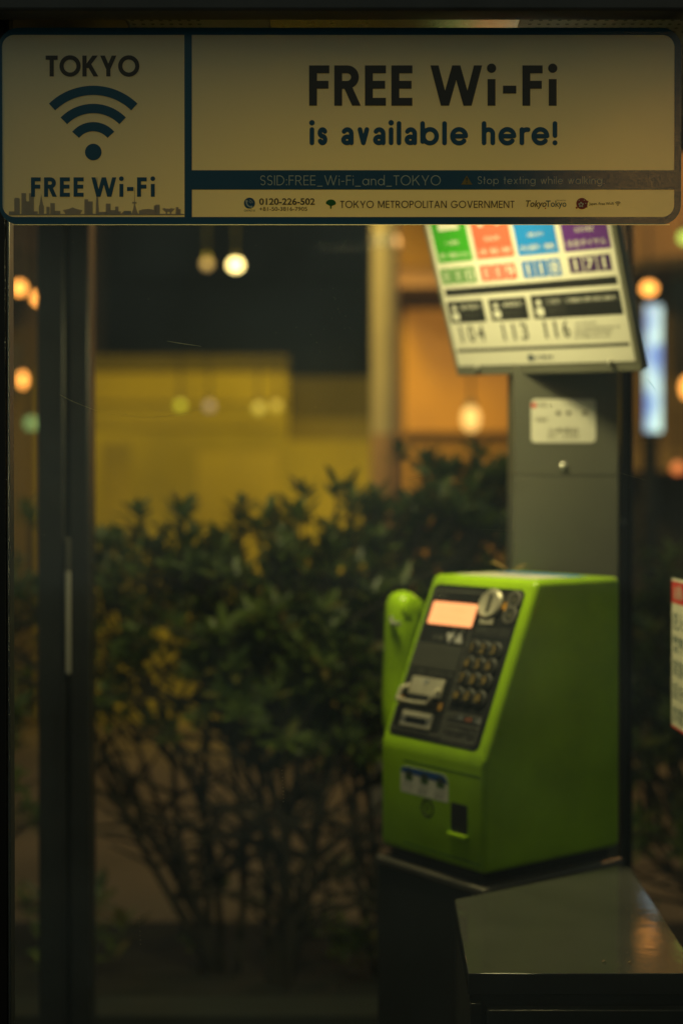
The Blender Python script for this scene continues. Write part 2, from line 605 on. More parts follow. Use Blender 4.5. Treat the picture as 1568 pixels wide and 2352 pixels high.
PCORAL = mat('print_coral', (.78, .13, .075), .5)
PBLUE = mat('print_blue', (.008, .22, .72), .5)
PPURP = mat('print_purple', (.10, .016, .22), .5)
PPURPD = mat('print_dark_purple', (.045, .008, .10), .5)
TRAY = mat('board_frame_grey', (.20, .195, .15), .4, .2, noise=.1, nscale=10)
REDP = mat('print_red', (.62, .03, .03), .5)
BLUEINK = mat('print_blue_ink', (.03, .12, .30), .5)
DUST = mat('dust_veil', (.85, .75, .5), .8)
GLASS = glass_mat('door_glass', .034, 1.0, 1.5)
GLASS_B = glass_mat('pane_glass', .006, .012)

# ------------------------------------------------------------------ setting: ground
mb = MB()
mb.box((-60, -20, -0.3), (60, 90, 0))
ASPH = mat('asphalt', (.085, .065, .045), .75, 0, .3, noise=.35, nscale=1.3, bump=.4, bscale=60)
tag(emit('ground', mb, ASPH), kind='structure')
mb = MB()
mb.box((-6, 3.45, 0), (6, 4.4, .12))
tag(emit('pavement', mb, mat('paving', (.11, .085, .06), .8, noise=.3, nscale=4, bump=.3, bscale=40), bevel=.012), kind='structure')

# ------------------------------------------------------------------ the phone booth
Y0, Y1 = 1.402, 2.24
XL, XR = -0.445, 0.445
zc = lambda py, d: P(784, py, d).z
Z_HEAD = zc(46.5, 1.39)
Z_CEIL = CAM_Z + 0.50
booth = thing('phone_booth', (0, (Y0 + Y1) / 2, 0), 'dark framed glass telephone booth that houses the green payphone', 'phone booth')

mb = MB(); mb.box((XL - .06, 1.36, Z_HEAD), (XR + .06, 1.39, Z_HEAD + .26))
emit('header_beam', mb, mat('header_paint', (.075, .08, .08), .5, noise=.2), booth, bevel=.003)
mb = MB(); mb.box((XL - .05, 1.395, Z_CEIL + .004), (XR + .05, Y1 + .05, Z_CEIL + .09))
emit('roof', mb, FRAME2, booth)
mb = MB(); mb.box((XL - .02, Y0 - .03, -.0), (XR + .02, Y1 + .03, .05))
emit('floor_plate', mb, mat('booth_floor', (.06, .058, .05), .6, noise=.3, nscale=8), booth)
# ceiling lining: a bare metal strip in the middle, punched sheet on both sides
CEILM = mat('ceiling_sheet', (.30, .29, .25), .5, .1, noise=.2, nscale=25)
CEILS = mat('bare_ceiling_metal', (.24, .235, .19), .24, 1.0, noise=.15, nscale=60, bump=.12, bscale=300)
xa = P(295, 57, 1.5).x; xb = P(620, 57, 1.5).x; xc = P(1190, 57, 1.5).x
mb = MB(); mb.box((xa, 1.405, Z_CEIL), (xb, Y1, Z_CEIL + .003)); mb.box((xc, 1.405, Z_CEIL), (XR, Y1, Z_CEIL + .003))
emit('ceiling_sheet', mb, CEILM, booth)
mb = MB(); mb.box((xb + .0005, 1.405, Z_CEIL - .001), (xc - .0005, Y1, Z_CEIL + .003))
emit('ceiling_strip', mb, CEILS, booth)
mb = MB(); mb.box((XL, 1.405, Z_CEIL - .002), (xa - .0005, Y1, Z_CEIL + .003))
emit('ceiling_cover', mb, FRAME, booth)
mb = MB()
for s0, s1 in ((xa + .006, P(500, 57, 1.5).x), (xc + .012, XR - .01)):
    n = int((s1 - s0) / .0098)
    for i in range(n):
        for j in range(6):
            x = s0 + i * .0098; y = 1.462 + j * .0125
            mb.poly([(x + .0022 * math.cos(t * PI / 4), y + .0022 * math.sin(t * PI / 4), Z_CEIL - .0006) for t in range(8)])
tag(emit('perforation', mb, INK, booth), kind='stuff')

# corner posts at the back
def cut_post(name, x0, x1, groove, label):
    q = MB(); q.box((x0, Y1 - .035, .05), (groove - .003, Y1 + .03, Z_CEIL)); q.box((groove + .003, Y1 - .028, .05), (x1, Y1 + .03, Z_CEIL))
    q.box((groove - .0031, Y1 - .016, .05), (groove + .0031, Y1 + .029, Z_CEIL))
    return emit(name, q, FRAME, booth, label=label, bevel=.0025)
lx0 = P(91, 1176, Y1 - .02).x; lx1 = P(207, 1176, Y1 - .02).x; lg = P(157, 1176, Y1 - .02).x
lp = cut_post('corner_post', lx0, lx1, lg, 'grooved black back post left of the hedge')
rx0 = P(1421, 1176, Y1 - .02).x; rx1 = P(1452, 1176, Y1 - .02).x
cut_post('corner_post', rx0, rx1, P(1440, 1176, Y1 - .02).x, 'narrow dark back post right of the grey column')
# bright metal strip on the left post
a0 = P(151.5, 1313, Y1 - .04); a1 = P(161, 1548, Y1 - .04)
mb = MB(); mb.box((a0.x, Y1 - .041, a1.z), (a1.x, Y1 - .0355, a0.z))
emit('grip_strip', mb, mat('grip_metal', (.55, .52, .44), .3, .5), booth, bevel=.001)
b0 = P(151.5, 1235, Y1 - .04)
mb = MB(); mb.box((a0.x, Y1 - .040, a0.z + .0005), (a1.x, Y1 - .0355, b0.z))
emit('grip_strip', mb, mat('grip_metal_dark', (.12, .115, .10), .35, .4), booth, bevel=.001)  # upper length of the strip in a darker tone

# panes
def pane(name, lo, hi, m, label):
    q = MB()
    (x0, y0, z0), (x1, y1, z1) = lo, hi
    if abs(x1 - x0) < 1e-6: q.poly([(x0, y0, z0), (x0, y1, z0), (x0, y1, z1), (x0, y0, z1)])
    else: q.poly([(x0, y0, z0), (x1, y0, z0), (x1, y0, z1), (x0, y0, z1)])
    return emit(name, q, m, booth, label=label)
pane('glass_pane', (lx1 - .004, Y1 + .002, .05), (rx0 + .004, Y1 + .002, Z_CEIL - .003), GLASS_B, 'back pane in front of the hedge')
pane('glass_pane', (XL, Y0 + .05, .05), (XL, Y1 - .036, Z_CEIL - .003), GLASS_B, 'left side pane')
pane('glass_pane', (XR, Y0 + .05, .05), (XR, Y1 - .036, Z_CEIL - .003), GLASS_B, 'right side pane behind the red edged notice')
c = P(1430, 1200, Y1 - .036); q = MB(); q.sphere((c.x, Y1 - .037, c.z), .005, 12, 8, (1, .5, 1))
emit('bolt', q, mat('dull_bolt', (.22, .21, .18), .5), booth, smooth=True)
# door: black stile at the left, glass, marks on the glass
dx0 = P(-46, 1176, 1.40).x; dx1 = P(20, 1176, 1.40).x
mb = MB()
mb.box((dx0, 1.4045, .06), (P(9, 0, 1.4).x, 1.43, Z_CEIL - .006)); mb.box((P(9, 0, 1.4).x + .0012, 1.4045, .06), (dx1, 1.424, Z_CEIL - .006))
door = emit('door_stile', mb, FRAME2, booth, bevel=.0018, seg=3)
mb = MB(); mb.box((P(1640, 1176, 1.40).x, 1.4045, .06), (P(1700, 0, 1.4).x, 1.43, Z_CEIL - .006))
emit('door_stile', mb, FRAME2, booth, bevel=.0018)
mb = MB(); mb.poly([(dx1 - .002, Y0, .06), (P(1640, 0, 1.4).x, Y0, .06), (P(1640, 0, 1.4).x, Y0, Z_CEIL + .003), (dx1 - .002, Y0, Z_CEIL + .003)])
emit('door_glass', mb, GLASS, booth)
SG = Plane((0, Y0 - .0004, 0), (1, 0, 0), (0, 0, 1))
def sp(px, py): return SG.px(px, py)
def scratch(pts, w):
    q = smooth_pts([sp(*p) for p in pts], 6)
    n = len(q); k = MB()
    for i in range(n - 1):
        t0 = math.sin(PI * i / (n - 1)) * .8 + .2; t1 = math.sin(PI * (i + 1) / (n - 1)) * .8 + .2
        (x0, y0), (x1, y1) = q[i], q[i + 1]
        l = math.hypot(x1 - x0, y1 - y0) or 1; nx, ny = -(y1 - y0) / l, (x1 - x0) / l
        k.flat(SG, [(x0 - nx * w * t0, y0 - ny * w * t0), (x1 - nx * w * t1, y1 - ny * w * t1), (x1 + nx * w * t1, y1 + ny * w * t1), (x0 + nx * w * t0, y0 + ny * w * t0)], 0)
    return k
SCR = mat('scratch', (.95, .85, .45), .5); SCRD = mat('scratch_faint', (.40, .36, .20), .6)
for pts, w, m in (([(383, 783), (420, 789), (462, 795)], .00034, SCR), ([(137, 906), (170, 923), (222, 943)], .00024, SCR), ([(222, 943), (330, 958), (440, 945), (560, 893)], .00010, SCRD),
                  ([(1418, 1084), (1450, 1094), (1485, 1103)], .00012, SCRD), ([(930, 1101), (975, 1092)], .00012, SCRD), ([(1484, 870), (1494, 880), (1507, 898)], .0002, INKSOFT), ([(1100, 1216), (1190, 1219)], .00008, SCRD)):
    emit('scratch', scratch(pts, w), m, booth)
rng = random.Random(4)
mb = MB()
def speck(x, y, r):
    mb.flat(SG, circ(x, y, r, r * rng.uniform(.7, 1.3), 6), .0001)
for i in range(230):
    u, v = sp(rng.uniform(30, 1560), rng.uniform(520, 2300)); speck(u, v, rng.choice((.00014, .0002, .0003)))
for i in range(110):
    u, v = sp(rng.gauss(860, 130), rng.gauss(720, 110)); speck(u, v, rng.choice((.00018, .00026, .00034)))
for px, y0, y1, k in ((666, 866, 950, 11), (1262, 910, 940, 5), (648, 1770, 1850, 10), (319, 2100, 2180, 8)):
    for i in range(k):
        u, v = sp(px + rng.uniform(-1, 1) + 4 * i / k, y0 + (y1 - y0) * i / k); speck(u, v, rng.choice((.0003, .0004, .0006)))
tag(emit('dust_speck', mb, SCRD, booth), kind='stuff')

# ceiling lamp of the booth
LX, LY = 0.05, 1.87
LZ = Z_CEIL - .040
HX, HY = .105, .052
mb = MB(); mb.box((LX - HX, LY - HY, LZ + .016), (LX + HX, LY + HY, Z_CEIL - .004))
mb.box((LX - HX, LY - HY, LZ), (LX - HX + .008, LY + HY, LZ + .0159)); mb.box((LX + HX - .008, LY - HY, LZ), (LX + HX, LY + HY, LZ + .0159))
mb.box((LX - HX + .0081, LY - HY, LZ), (LX + HX - .0081, LY - HY + .006, LZ + .0159)); mb.box((LX - HX + .0081, LY + HY - .006, LZ), (LX + HX - .0081, LY + HY, LZ + .0159))
cl = emit('ceiling_lamp', mb, mat('lamp_housing', (.25, .25, .22), .5), booth)
a_, b_ = HX - .009, HY - .007
mb = MB(); mb.poly([(LX - a_, LY - b_, LZ + .003), (LX - a_, LY + b_, LZ + .003), (LX + a_, LY + b_, LZ + .003), (LX + a_, LY - b_, LZ + .003)])
emit('diffuser', mb, mat('lit_diffuser', (.8, .8, .7), .5, emis=(1.0, .89, .40), estr=106.0), cl)

# ------------------------------------------------------------------ the wifi notice on the door glass
K = 1.40 / FPX
SIGN = Plane((0, Y0 - .002, CAM_Z - 1.40 * math.tan(PITCH)), (1, 0, 0), (0, 0, 1))
sx = lambda px: (px - 784) * K
sy = lambda py: (1176 - py) * K
FILMW = film('white_film', (.94, .95, .70, 1), .24, (.97, .63, .06, 1), .15, .10)
FILMN = film('navy_film', (.03, .17, .27, 1), .25, (.004, .020, .028, 1), .15, .10)
FILMK = mat('black_lettering', (.08, .075, .062), .5)
FILMT = mat('navy_lettering', (.028, .14, .22), .5)
FILMC = film('cream_lettering', (.90, .92, .62, 1), .05, (.9, .66, .2, 1), .3, .1)
FILMB = film('brown_skyline', (.52, .52, .40, 1), .25, (.66, .44, .07, 1), .3, .1)
FILMG = film('grey_lettering', (.10, .09, .09, 1), .3, (.12, .09, .05, 1), .3, .1)
sign = thing('wifi_notice', (0, Y0 - .002, CAM_Z + .36), 'wide cream and navy free wifi notice stuck on the door glass', 'sign')
R0 = lambda a: a * K
mb = MB(); mb.flat(SIGN, rrect(sx(3), sy(513), sx(1559), sy(69), R0(42)), 0)
emit('backing_sheet', mb, FILMW, sign)
def sheet_ring(q, outer, inner, h):
    for i in range(len(outer)):
        j = (i + 1) % len(outer)
        q.flat(SIGN, [outer[i], outer[j], inner[j], inner[i]], h)
mb = MB()
sheet_ring(mb, rrect(sx(-1), sy(516), sx(1562), sy(66), R0(46), 10), rrect(sx(7), sy(499), sx(1546), sy(82.5), R0(28), 10), .0003)
emit('border', mb, FILMN, sign)
mb = MB(); mb.flat(SIGN, [(sx(424.5), sy(499.5)), (sx(441.5), sy(499.5)), (sx(441.5), sy(82)), (sx(424.5), sy(82))], .00036)
emit('divider', mb, FILMN, sign)
mb = MB(); mb.flat(SIGN, [(sx(30), sy(517.3)), (sx(1536), sy(517.3)), (sx(1536), sy(516)), (sx(30), sy(516))], .0001)
emit('film_edge', mb, film('clear_film_edge', (.5, .5, .4, 1), .6, (1, .9, .5, 1), .3, .1), sign)
mb = MB(); mb.flat(SIGN, [(sx(441), sy(436.5)), (sx(1546.5), sy(436.5)), (sx(1546.5), sy(392)), (sx(441), sy(392))], .00042)
emit('band', mb, FILMN, sign)
def sline(text, x0, x1, yb, yt, w, m, label, h=.0006, **k):
    q = MB(); stroke_text(q, SIGN, text, sx(x0), sx(x1), sy(yb), sy(yt) - sy(yb), w, h=h, **k)
    return emit('lettering', q, m, sign, label=label)
sline('TOKYO', 107, 321, 177.5, 130, .20, FILMK, 'black TOKYO above the wifi symbol')
sline('FREE Wi-Fi', 73, 357, 453, 408.5, .205, FILMT, 'navy FREE Wi-Fi under the wifi symbol', X=.66,
      xs=[sx(v) for v in (73, 103, 139, 170.5, 200, 211, 275.5, 293, 316, 347.5)], h=.0008)
sline('FREE Wi-Fi', 710, 1278, 244.6, 152.4, .195, FILMK, 'large black headline FREE Wi-Fi',
      xs=[sx(v) for v in (710, 767.5, 837.7, 898.2, 950, 986.6, 1118.3, 1153.5, 1198, 1258.3)])
sline('is available here!', 711, 1278, 335, 280, .195, FILMT, 'rounded navy line is available here!', X=.75, rnd=True, dbl=True)
sline('SSID:FREE_Wi-Fi_and_TOKYO', 598, 1011, 426.5, 404, .085, FILMC, 'thin cream network name in the navy band')
sline('Stop texting while walking.', 1096, 1386, 423.6, 406, .085, FILMC, 'thin cream warning line in the navy band')
sline('TOKYO METROPOLITAN GOVERNMENT', 781, 1180, 478.5, 462, .135, FILMG, 'grey capitals TOKYO METROPOLITAN GOVERNMENT')
# wifi symbol: dot and three arcs
wx, wy = 215.7, 345.0
def wifi(q, cx_, cy_, s, h):
    for (ro, ri, ang) in ((146.2, 125.1, 44), (104.8, 83.4, 45.6), (63.1, 42, 50)):
        rm, w = (ro + ri) / 2 * s, (ro - ri) * s
        for z in ribbon(ell(sx(cx_), sy(cy_), R0(rm), R0(rm), 90 + ang, 90 - ang, 28), R0(w)): q.flat(SIGN, z[::-1], h)
    q.flat(SIGN, circ(sx(cx_), sy(cy_ + 5.5 * s), R0(19 * s)), h)
mb = MB(); wifi(mb, wx, wy, 1, .0006); emit('wifi_symbol', mb, FILMT, sign)
# skyline of towers along the bottom of the left panel
mb = MB()
f1 = .28565
def blk(x0, x1, top, h=.00050, bot=1729): mb.flat(SIGN, [(sx(x0 * f1), sy(bot * f1)), (sx(x1 * f1), sy(bot * f1)), (sx(x1 * f1), sy(top * f1)), (sx(x0 * f1), sy(top * f1))], h)
def shp(pts, h=.00053): mb.flat(SIGN, [(sx(x * f1), sy(y * f1)) for x, y in pts], h)
blk(75, 1485, 1722, .00047, 1733)
for x0, x1, t in ((78, 122, 1702), (120, 165, 1600), (178, 216, 1556), (240, 278, 1556), (214, 242, 1622), (276, 308, 1702), (318, 358, 1655), (378, 404, 1665), (410, 446, 1636), (444, 490, 1698), (683, 714, 1605), (712, 750, 1622), (800, 860, 1706), (855, 893, 1640), (892, 932, 1692), (930, 956, 1664), (954, 976, 1702), (1000, 1056, 1698), (1240, 1256, 1655), (1254, 1288, 1648), (1415, 1438, 1668), (1436, 1456, 1684), (1455, 1485, 1725)):
    blk(x0, x1, t)
shp([(120, 1601), (165, 1601), (155, 1594), (130, 1594)], .00056)
shp([(322, 1656), (354, 1656), (345, 1612), (337, 1560), (330, 1612)])
shp([(510, 1692), (560, 1682), (588, 1670), (618, 1682), (668, 1692), (650, 1724), (532, 1724)])
shp([(774, 1729), (802, 1729), (793, 1580), (787, 1425), (783, 1425), (778, 1580)])
shp([(976, 1722), (1000, 1700), (1056, 1700), (1062, 1722)], .00056)
shp([(1060, 1727), (1075, 1680), (1082, 1640), (1084, 1510), (1087, 1510), (1089, 1640), (1098, 1680), (1116, 1727)])
shp([(1066, 1640), (1066, 1627), (1102, 1627), (1102, 1640)], .00058)
shp([(1120, 1727), (1120, 1696), (1150, 1686), (1200, 1682), (1240, 1690), (1240, 1727)], .00056)
shp([(1304, 1680), (1412, 1680), (1385, 1706), (1330, 1706)]); blk(1335, 1348, 1700, .00058, 1724); blk(1368, 1382, 1700, .00058, 1724); blk(1318, 1330, 1675, .00058, 1682); blk(1372, 1390, 1675, .00058, 1682)
emit('skyline_print', mb, FILMB, sign)
# warning triangle
mb = MB(); mb.flat(SIGN, [(sx(1058), sy(425)), (sx(1083.5), sy(425)), (sx(1070.7), sy(404))], .0006)
emit('warning_triangle', mb, film('amber_film', (.95, .60, .10, 1), .55, (1.0, .62, .04, 1), .3, .1), sign)
mb = MB(); mb.flat(SIGN, [(sx(1070), sy(418)), (sx(1071.5), sy(418)), (sx(1072.3), sy(409.5)), (sx(1069.2), sy(409.5))], .0008); mb.flat(SIGN, circ(sx(1070.7), sy(421), R0(1.5)), .0008)
emit('warning_mark', mb, FILMK, sign)
# hotline
mb = MB(); mb.flat(SIGN, circ(sx(573.3), sy(467.6), R0(12.7)), .0006); emit('contact_icon', mb, FILMT, sign)
mb = MB()
for z in ribbon(smooth_pts([(sx(566.5), sy(463)), (sx(567.5), sy(470)), (sx(572), sy(475)), (sx(578.5), sy(476.5))], 6), R0(3.2)): mb.flat(SIGN, z, .0008)
mb.flat(SIGN, circ(sx(567), sy(463), R0(2.6)), .00086); mb.flat(SIGN, circ(sx(578), sy(476), R0(2.6)), .00086)
for rr in (5, 9): 
    for z in ribbon(ell(sx(571.5), sy(469), R0(rr), R0(rr), 80, 10, 8), R0(1.4)): mb.flat(SIGN, z[::-1], .0008)
emit('handset_symbol', mb, FILMC, sign)
def stype(text, x0, x1, yb, yt, m, label, weight=0.0, shear=0.0, h=.0006):
    return emit('lettering', type_mesh(SIGN, text, sx(x0), sx(x1), sy(yb), sy(yt), h, weight, shear), m, sign, label=label)
stype('CONTACT US', 561, 586, 486.7, 482.3, FILMT, 'tiny navy CONTACT US', .02)
stype('0120-226-502', 595.5, 723, 471.5, 456, FILMK, 'bold black hotline number 0120-226-502', .022)
stype('+81-50-3816-7905', 596, 705.5, 485.3, 476, FILMK, 'small black hotline number +81-50-3816-7905', .008)
mb = MB()
gk = [(11.5 * math.cos(R(t)), 9.0 * math.sin(R(t)) + 1.5) for t in range(-14, 195, 11)]
mb.flat(SIGN, [(sx(759.7 + x), sy(469.5 - y)) for x, y in gk] + [(sx(759.7 - 2), sy(474)), (sx(759.7), sy(472.5)), (sx(759.7 + 2), sy(474))], .0006)
mb.flat(SIGN, [(sx(757.9), sy(480.5)), (sx(761.0), sy(480.5)), (sx(762), sy(470)), (sx(757.5), sy(470))], .00064)
emit('leaf_emblem', mb, film('green_film', (.02, .20, .03, 1), .3, (.02, .22, .02, 1), .3, .1), sign)
stype('Tokyo', 1206, 1253.5, 481, 461, FILMK, 'black brushed Tokyo', .016, .22)
mb = MB(); mb.flat(SIGN, circ(sx(1251), sy(479.3), R0(1.6), n=10), .0006); emit('ink_dot', mb, REDP, sign)
stype('Tokyo', 1252, 1299, 480.5, 461.5, film('teal_film', (.02, .16, .26, 1), .3, (.02, .12, .16, 1), .3, .1), 'blue Tokyo', .012)
stype('Old meets New', 1277, 1298, 462, 459.5, FILMG, 'tiny grey tagline above the blue Tokyo', .008)
mb = MB(); mb.flat(SIGN, circ(sx(1334.7), sy(468.5), R0(13)), .0006)
for (x, y, r_) in ((1347, 464.2, 2.6), (1322.5, 478, 2.4), (1345.5, 476, 1.8)): mb.flat(SIGN, circ(sx(x), sy(y), R0(r_), n=12), .00063)
emit('red_emblem', mb, film('red_film', (.30, .02, .04, 1), .3, (.35, .04, .06, 1), .3, .1), sign)
mb = MB()
for k in range(5):
    t = R(90 + 72 * k); mb.flat(SIGN, circ(sx(1332.5 + 4.2 * math.cos(t)), sy(471 - 4.2 * math.sin(t)), R0(2.2), n=10), .0008 + k * .00002)
for (x, y) in ((1340, 461), (1328, 461), (1343, 468)): mb.flat(SIGN, circ(sx(x), sy(y), R0(1.2), n=8), .0008)
emit('blossom_print', mb, FILMC, sign)
stype('Japan. Free Wi-Fi', 1351, 1407.5, 473.5, 465.5, FILMK, 'small black Japan. Free Wi-Fi', .012)
mb = MB(); wifi(mb, 1417, 472.5, .062, .0006); emit('wifi_symbol', mb, FILMK, sign)

# ------------------------------------------------------------------ the green payphone
PH_Z = CAM_Z - .482
N0 = Vector((.1817, 1.81, PH_Z))
U = Vector((.605, -.796, 0)).normalized()        # along the front, towards the viewer
DP = Vector((.796, .605, 0)).normalized()        # into the depth of the phone
Zv = Vector((0, 0, 1))
W, DD = .212, .258
KN, KD, HT = .146, .097, .3745                   # knee height, set-back of the top, height
L0 = N0 - U * W
phone = thing('payphone', N0 - U * W / 2 + DP * DD / 2, 'lime green payphone with black sloping keypad panel and orange lit display', 'payphone')
bm = bmesh.new()
prof = [(0, 0), (0, KN), (KD, HT), (DD, HT), (DD, 0)]
va = [bm.verts.new(L0 + DP * t + Zv * z) for t, z in prof]
vb = [bm.verts.new(L0 + U * W + DP * t + Zv * z) for t, z in prof]
bm.faces.new(va); bm.faces.new(vb[::-1])
for i in range(5):
    j = (i + 1) % 5
    bm.faces.new([va[i], vb[i], vb[j], va[j]])
bmesh.ops.recalc_face_normals(bm, faces=bm.faces)
bmesh.ops.bevel(bm, geom=list(bm.edges), offset=.0095, segments=5, profile=.5, affect='EDGES', clamp_overlap=True)
me = bpy.data.meshes.new('body'); bm.to_mesh(me); bm.free()
emit('body', me, GREEN, phone, smooth=True)
mb = MB()
bp = [L0 + U * .012 + DP * .012, L0 + U * (W - .012) + DP * .012, L0 + U * (W - .012) + DP * (DD - .012), L0 + U * .012 + DP * (DD - .012)]
mb.hexa([p - Zv * .016 for p in bp], [p + Zv * .004 for p in bp])
emit('base', mb, FRAME, phone)
# sloping face
SLv = (DP * KD + Zv * (HT - KN)).normalized()
FACE = Plane(L0 + Zv * KN, U, SLv)
SLEN = math.hypot(KD, HT - KN)
Z7 = lambda x, y: (861.3 + .25634 * x, 1320.6 + .25634 * y)
def solve(A, y):
    """Gaussian elimination for the little system below."""
    n = len(y); M = [list(A[i]) + [y[i]] for i in range(n)]
    for i in range(n):
        p = max(range(i, n), key=lambda k: abs(M[k][i])); M[i], M[p] = M[p], M[i]
        for k in range(n):
            if k != i:
                f = M[k][i] / M[i][i]
                M[k] = [a - f * b for a, b in zip(M[k], M[i])]
    return [M[i][n] / M[i][i] for i in range(n)]
fx0, fy0, fx1, fy1 = .0125, .0115, W - .0165, SLEN - .0145
_A, _y = [], []
for (x, y), (u_, v_) in zip(((545, 110), (1385, 195), (960, 1640), (120, 1470)), ((fx0, fy1), (fx1, fy1), (fx1, fy0), (fx0, fy0))):
    _A.append([x, y, 1, 0, 0, 0, -u_ * x, -u_ * y]); _y.append(u_)
    _A.append([0, 0, 0, x, y, 1, -v_ * x, -v_ * y]); _y.append(v_)
HM = solve(_A, _y)
def f1p(x, y):
    w_ = HM[6] * x + HM[7] * y + 1
    return (HM[0] * x + HM[1] * y + HM[2]) / w_, (HM[3] * x + HM[4] * y + HM[5]) / w_
def fq(tl, tr, br, bl):
    p = [f1p(*q) for q in (tl, tr, br, bl)]
    return ((p[0][0] + p[3][0]) / 2, (p[2][1] + p[3][1]) / 2, (p[1][0] + p[2][0]) / 2, (p[0][1] + p[1][1]) / 2)
mb = MB(); mb.slab(FACE, rrect(fx0, fy0, fx1, fy1, .010), -.003, .0012)
emit('faceplate', mb, BLACKP, phone, bevel=.0005)
FP = Plane(FACE.at(0, 0, .0012), FACE.u, FACE.v)
def frame_line(q, x0, y0, x1, y1, w=.0013, h=.0004):
    q.flat(FP, [(x0, y0), (x1, y0), (x1, y0 + w), (x0, y0 + w)], h); q.flat(FP, [(x0, y1 - w), (x1, y1 - w), (x1, y1), (x0, y1)], h)
    q.flat(FP, [(x0, y0), (x0 + w, y0), (x0 + w, y1), (x0, y1)], h + .0001); q.flat(FP, [(x1 - w, y0), (x1, y0), (x1, y1), (x1 - w, y1)], h + .0001)
lx0_, ly0_, lx1_, ly1_ = fq((545, 165), (1003, 205), (600, 1505), (140, 1410))
mb = MB(); frame_line(mb, lx0_, ly0_, lx1_, ly1_, .0018)
emit('trim_line', mb, LINE, phone)
# display
x0, y0, x1, y1 = fq((548, 275), (960, 320), (897, 528), (490, 472))
mb = MB(); mb.slab(FP, rrect(x0 - .003, y0 - .0025, x1 + .0025, y1 + .0025, .002), 0, .0015)
disp = emit('display', mb, mat('display_bezel', (.05, .012, .008), .2), phone)
mb = MB(); mb.flat(FP, rrect(x0, y0, x1, y1, .002), .0019)
emit('screen', mb, mat('lit_screen', (.1, .05, .03), .3, emis=(1.0, .36, .12), estr=1.75), disp)
mb = MB()
typ(mb, FP, 'カードか硬貨を', x0 + .008, x1 - .012, y0 + (y1 - y0) * .56, y0 + (y1 - y0) * .78, .0022, keep=True)
typ(mb, FP, '入れてください', x0 + .008, x1 - .012, y0 + (y1 - y0) * .22, y0 + (y1 - y0) * .44, .0022, keep=True)
emit('screen_lettering', mb, mat('screen_text', (.5, .2, .1), .5, emis=(1.0, .32, .10), estr=1.25), disp)
def caption(tx, xa_, ya_, xb_, yb_, hgt=.0032):
    u_, v_ = f1p(xa_, ya_); u2_, v2_ = f1p(xb_, yb_); q = MB()
    typ(q, FP, tx, u_, u2_, (v_ + v2_) / 2 - hgt, (v_ + v2_) / 2 + hgt, .0004)
    emit('lettering', q, LINE, phone, label='small grey caption on the black faceplate')
caption('Gaiety', 545, 215, 660, 232, .0036)
caption('音量', 530, 596, 640, 606, .0034)
caption('カード専用・TELEPHONE CARD', 330, 895, 735, 945, .0034)
caption('お金を入れてから', 940, 530, 1245, 560)
caption('ダイヤルしてください', 930, 565, 1235, 600)
for x, y in ((735, 545), (812, 550)):
    u_, v_ = f1p(x, y); q = MB(); q.flat(FP, circ(u_, v_, .0028, n=12), .0004); emit('caption_dot', q, LINE, phone)
for tri, dn in (((700, 610), 1), ((780, 625), 0)):
    u_, v_ = f1p(*tri); q = MB(); s_ = .0085; d_ = -1 if dn else 1
    q.slab(FP, [(u_ - s_, v_ - d_ * s_ * .7), (u_ + s_, v_ - d_ * s_ * .7), (u_, v_ + d_ * s_)] if not dn else [(u_, v_ - s_), (u_ + s_, v_ + s_ * .7), (u_ - s_, v_ + s_ * .7)], 0, .002)
    emit('volume_button', q, mat('button_grey', (.42, .40, .38), .5), phone)
# speaker grille: ribbed plate
x0, y0, x1, y1 = fq((395, 645), (822, 690), (755, 925), (325, 850))
mb = MB(); mb.flat(FP, [(x0, y0), (x1, y0), (x1, y1), (x0, y1)], .0004)
nr = 22
for i in range(nr):
    t = y0 + (y1 - y0) * (i + .2) / nr; b_ = t + (y1 - y0) / nr * .55
    mb.slab(FP, [(x0, t), (x1, t), (x1, b_), (x0, b_)], .0004, .0014)
emit('speaker_grille', mb, mat('grille_grey', (.085, .083, .068), .5, 0), phone)
# card reader
x0, y0, x1, y1 = fq((368, 950), (672, 1002), (612, 1170), (318, 1110))
mb = MB(); mb.slab(FP, rrect(x0, y0, x1, y1, .002), 0, .003)
reader = emit('card_reader', mb, CHROME, phone, bevel=.0006)
u_, v_ = f1p(495, 1015); mb = MB(); mb.slab(FP, [(u_ - .006, v_ + .003), (u_, v_ - .005), (u_ + .006, v_ + .003)], .003, .0042)
emit('arrow_mark', mb, PALE, reader)
mb = MB(); hu0, hv0 = f1p(270, 1180); hu1, hv1 = f1p(590, 1230)
hm = (hv0 + hv1) / 2 + .004
mb.tube([FP.at(hu0 + .004, hm + .018, .003), FP.at(hu0 + .001, hm + .012, .012), FP.at(hu0 + .004, hm - .006, .016), FP.at((hu0 + hu1) / 2, hm - .007, .015), FP.at(hu1 - .004, hm - .006, .016), FP.at(hu1 - .001, hm + .012, .012), FP.at(hu1 - .004, hm + .018, .003)], .0030, 10)
emit('guard_bar', mb, CHROME, reader, smooth=True)
mb = MB(); mb.slab(FP, [(hu0 + .010, hm - .004), (hu1 - .010, hm - .004), (hu1 - .010, hm + .008), (hu0 + .010, hm + .008)], 0, .0036)
emit('card_slot', mb, INK, reader)
x0, y0, x1, y1 = fq((280, 1268), (566, 1310), (520, 1455), (240, 1393))
mb = MB(); mb.slab(FP, rrect(x0, y0, x1, y1, .002), 0, .003)
outl = emit('card_outlet', mb, CHROME, phone, bevel=.0006)
mb = MB(); ym = (y0 + y1) / 2; mb.slab(FP, rrect(x0 + .010, ym - .006, x1 - .010, ym + .003, .002), .0028, .0034)
emit('card_slot', mb, INK, outl)
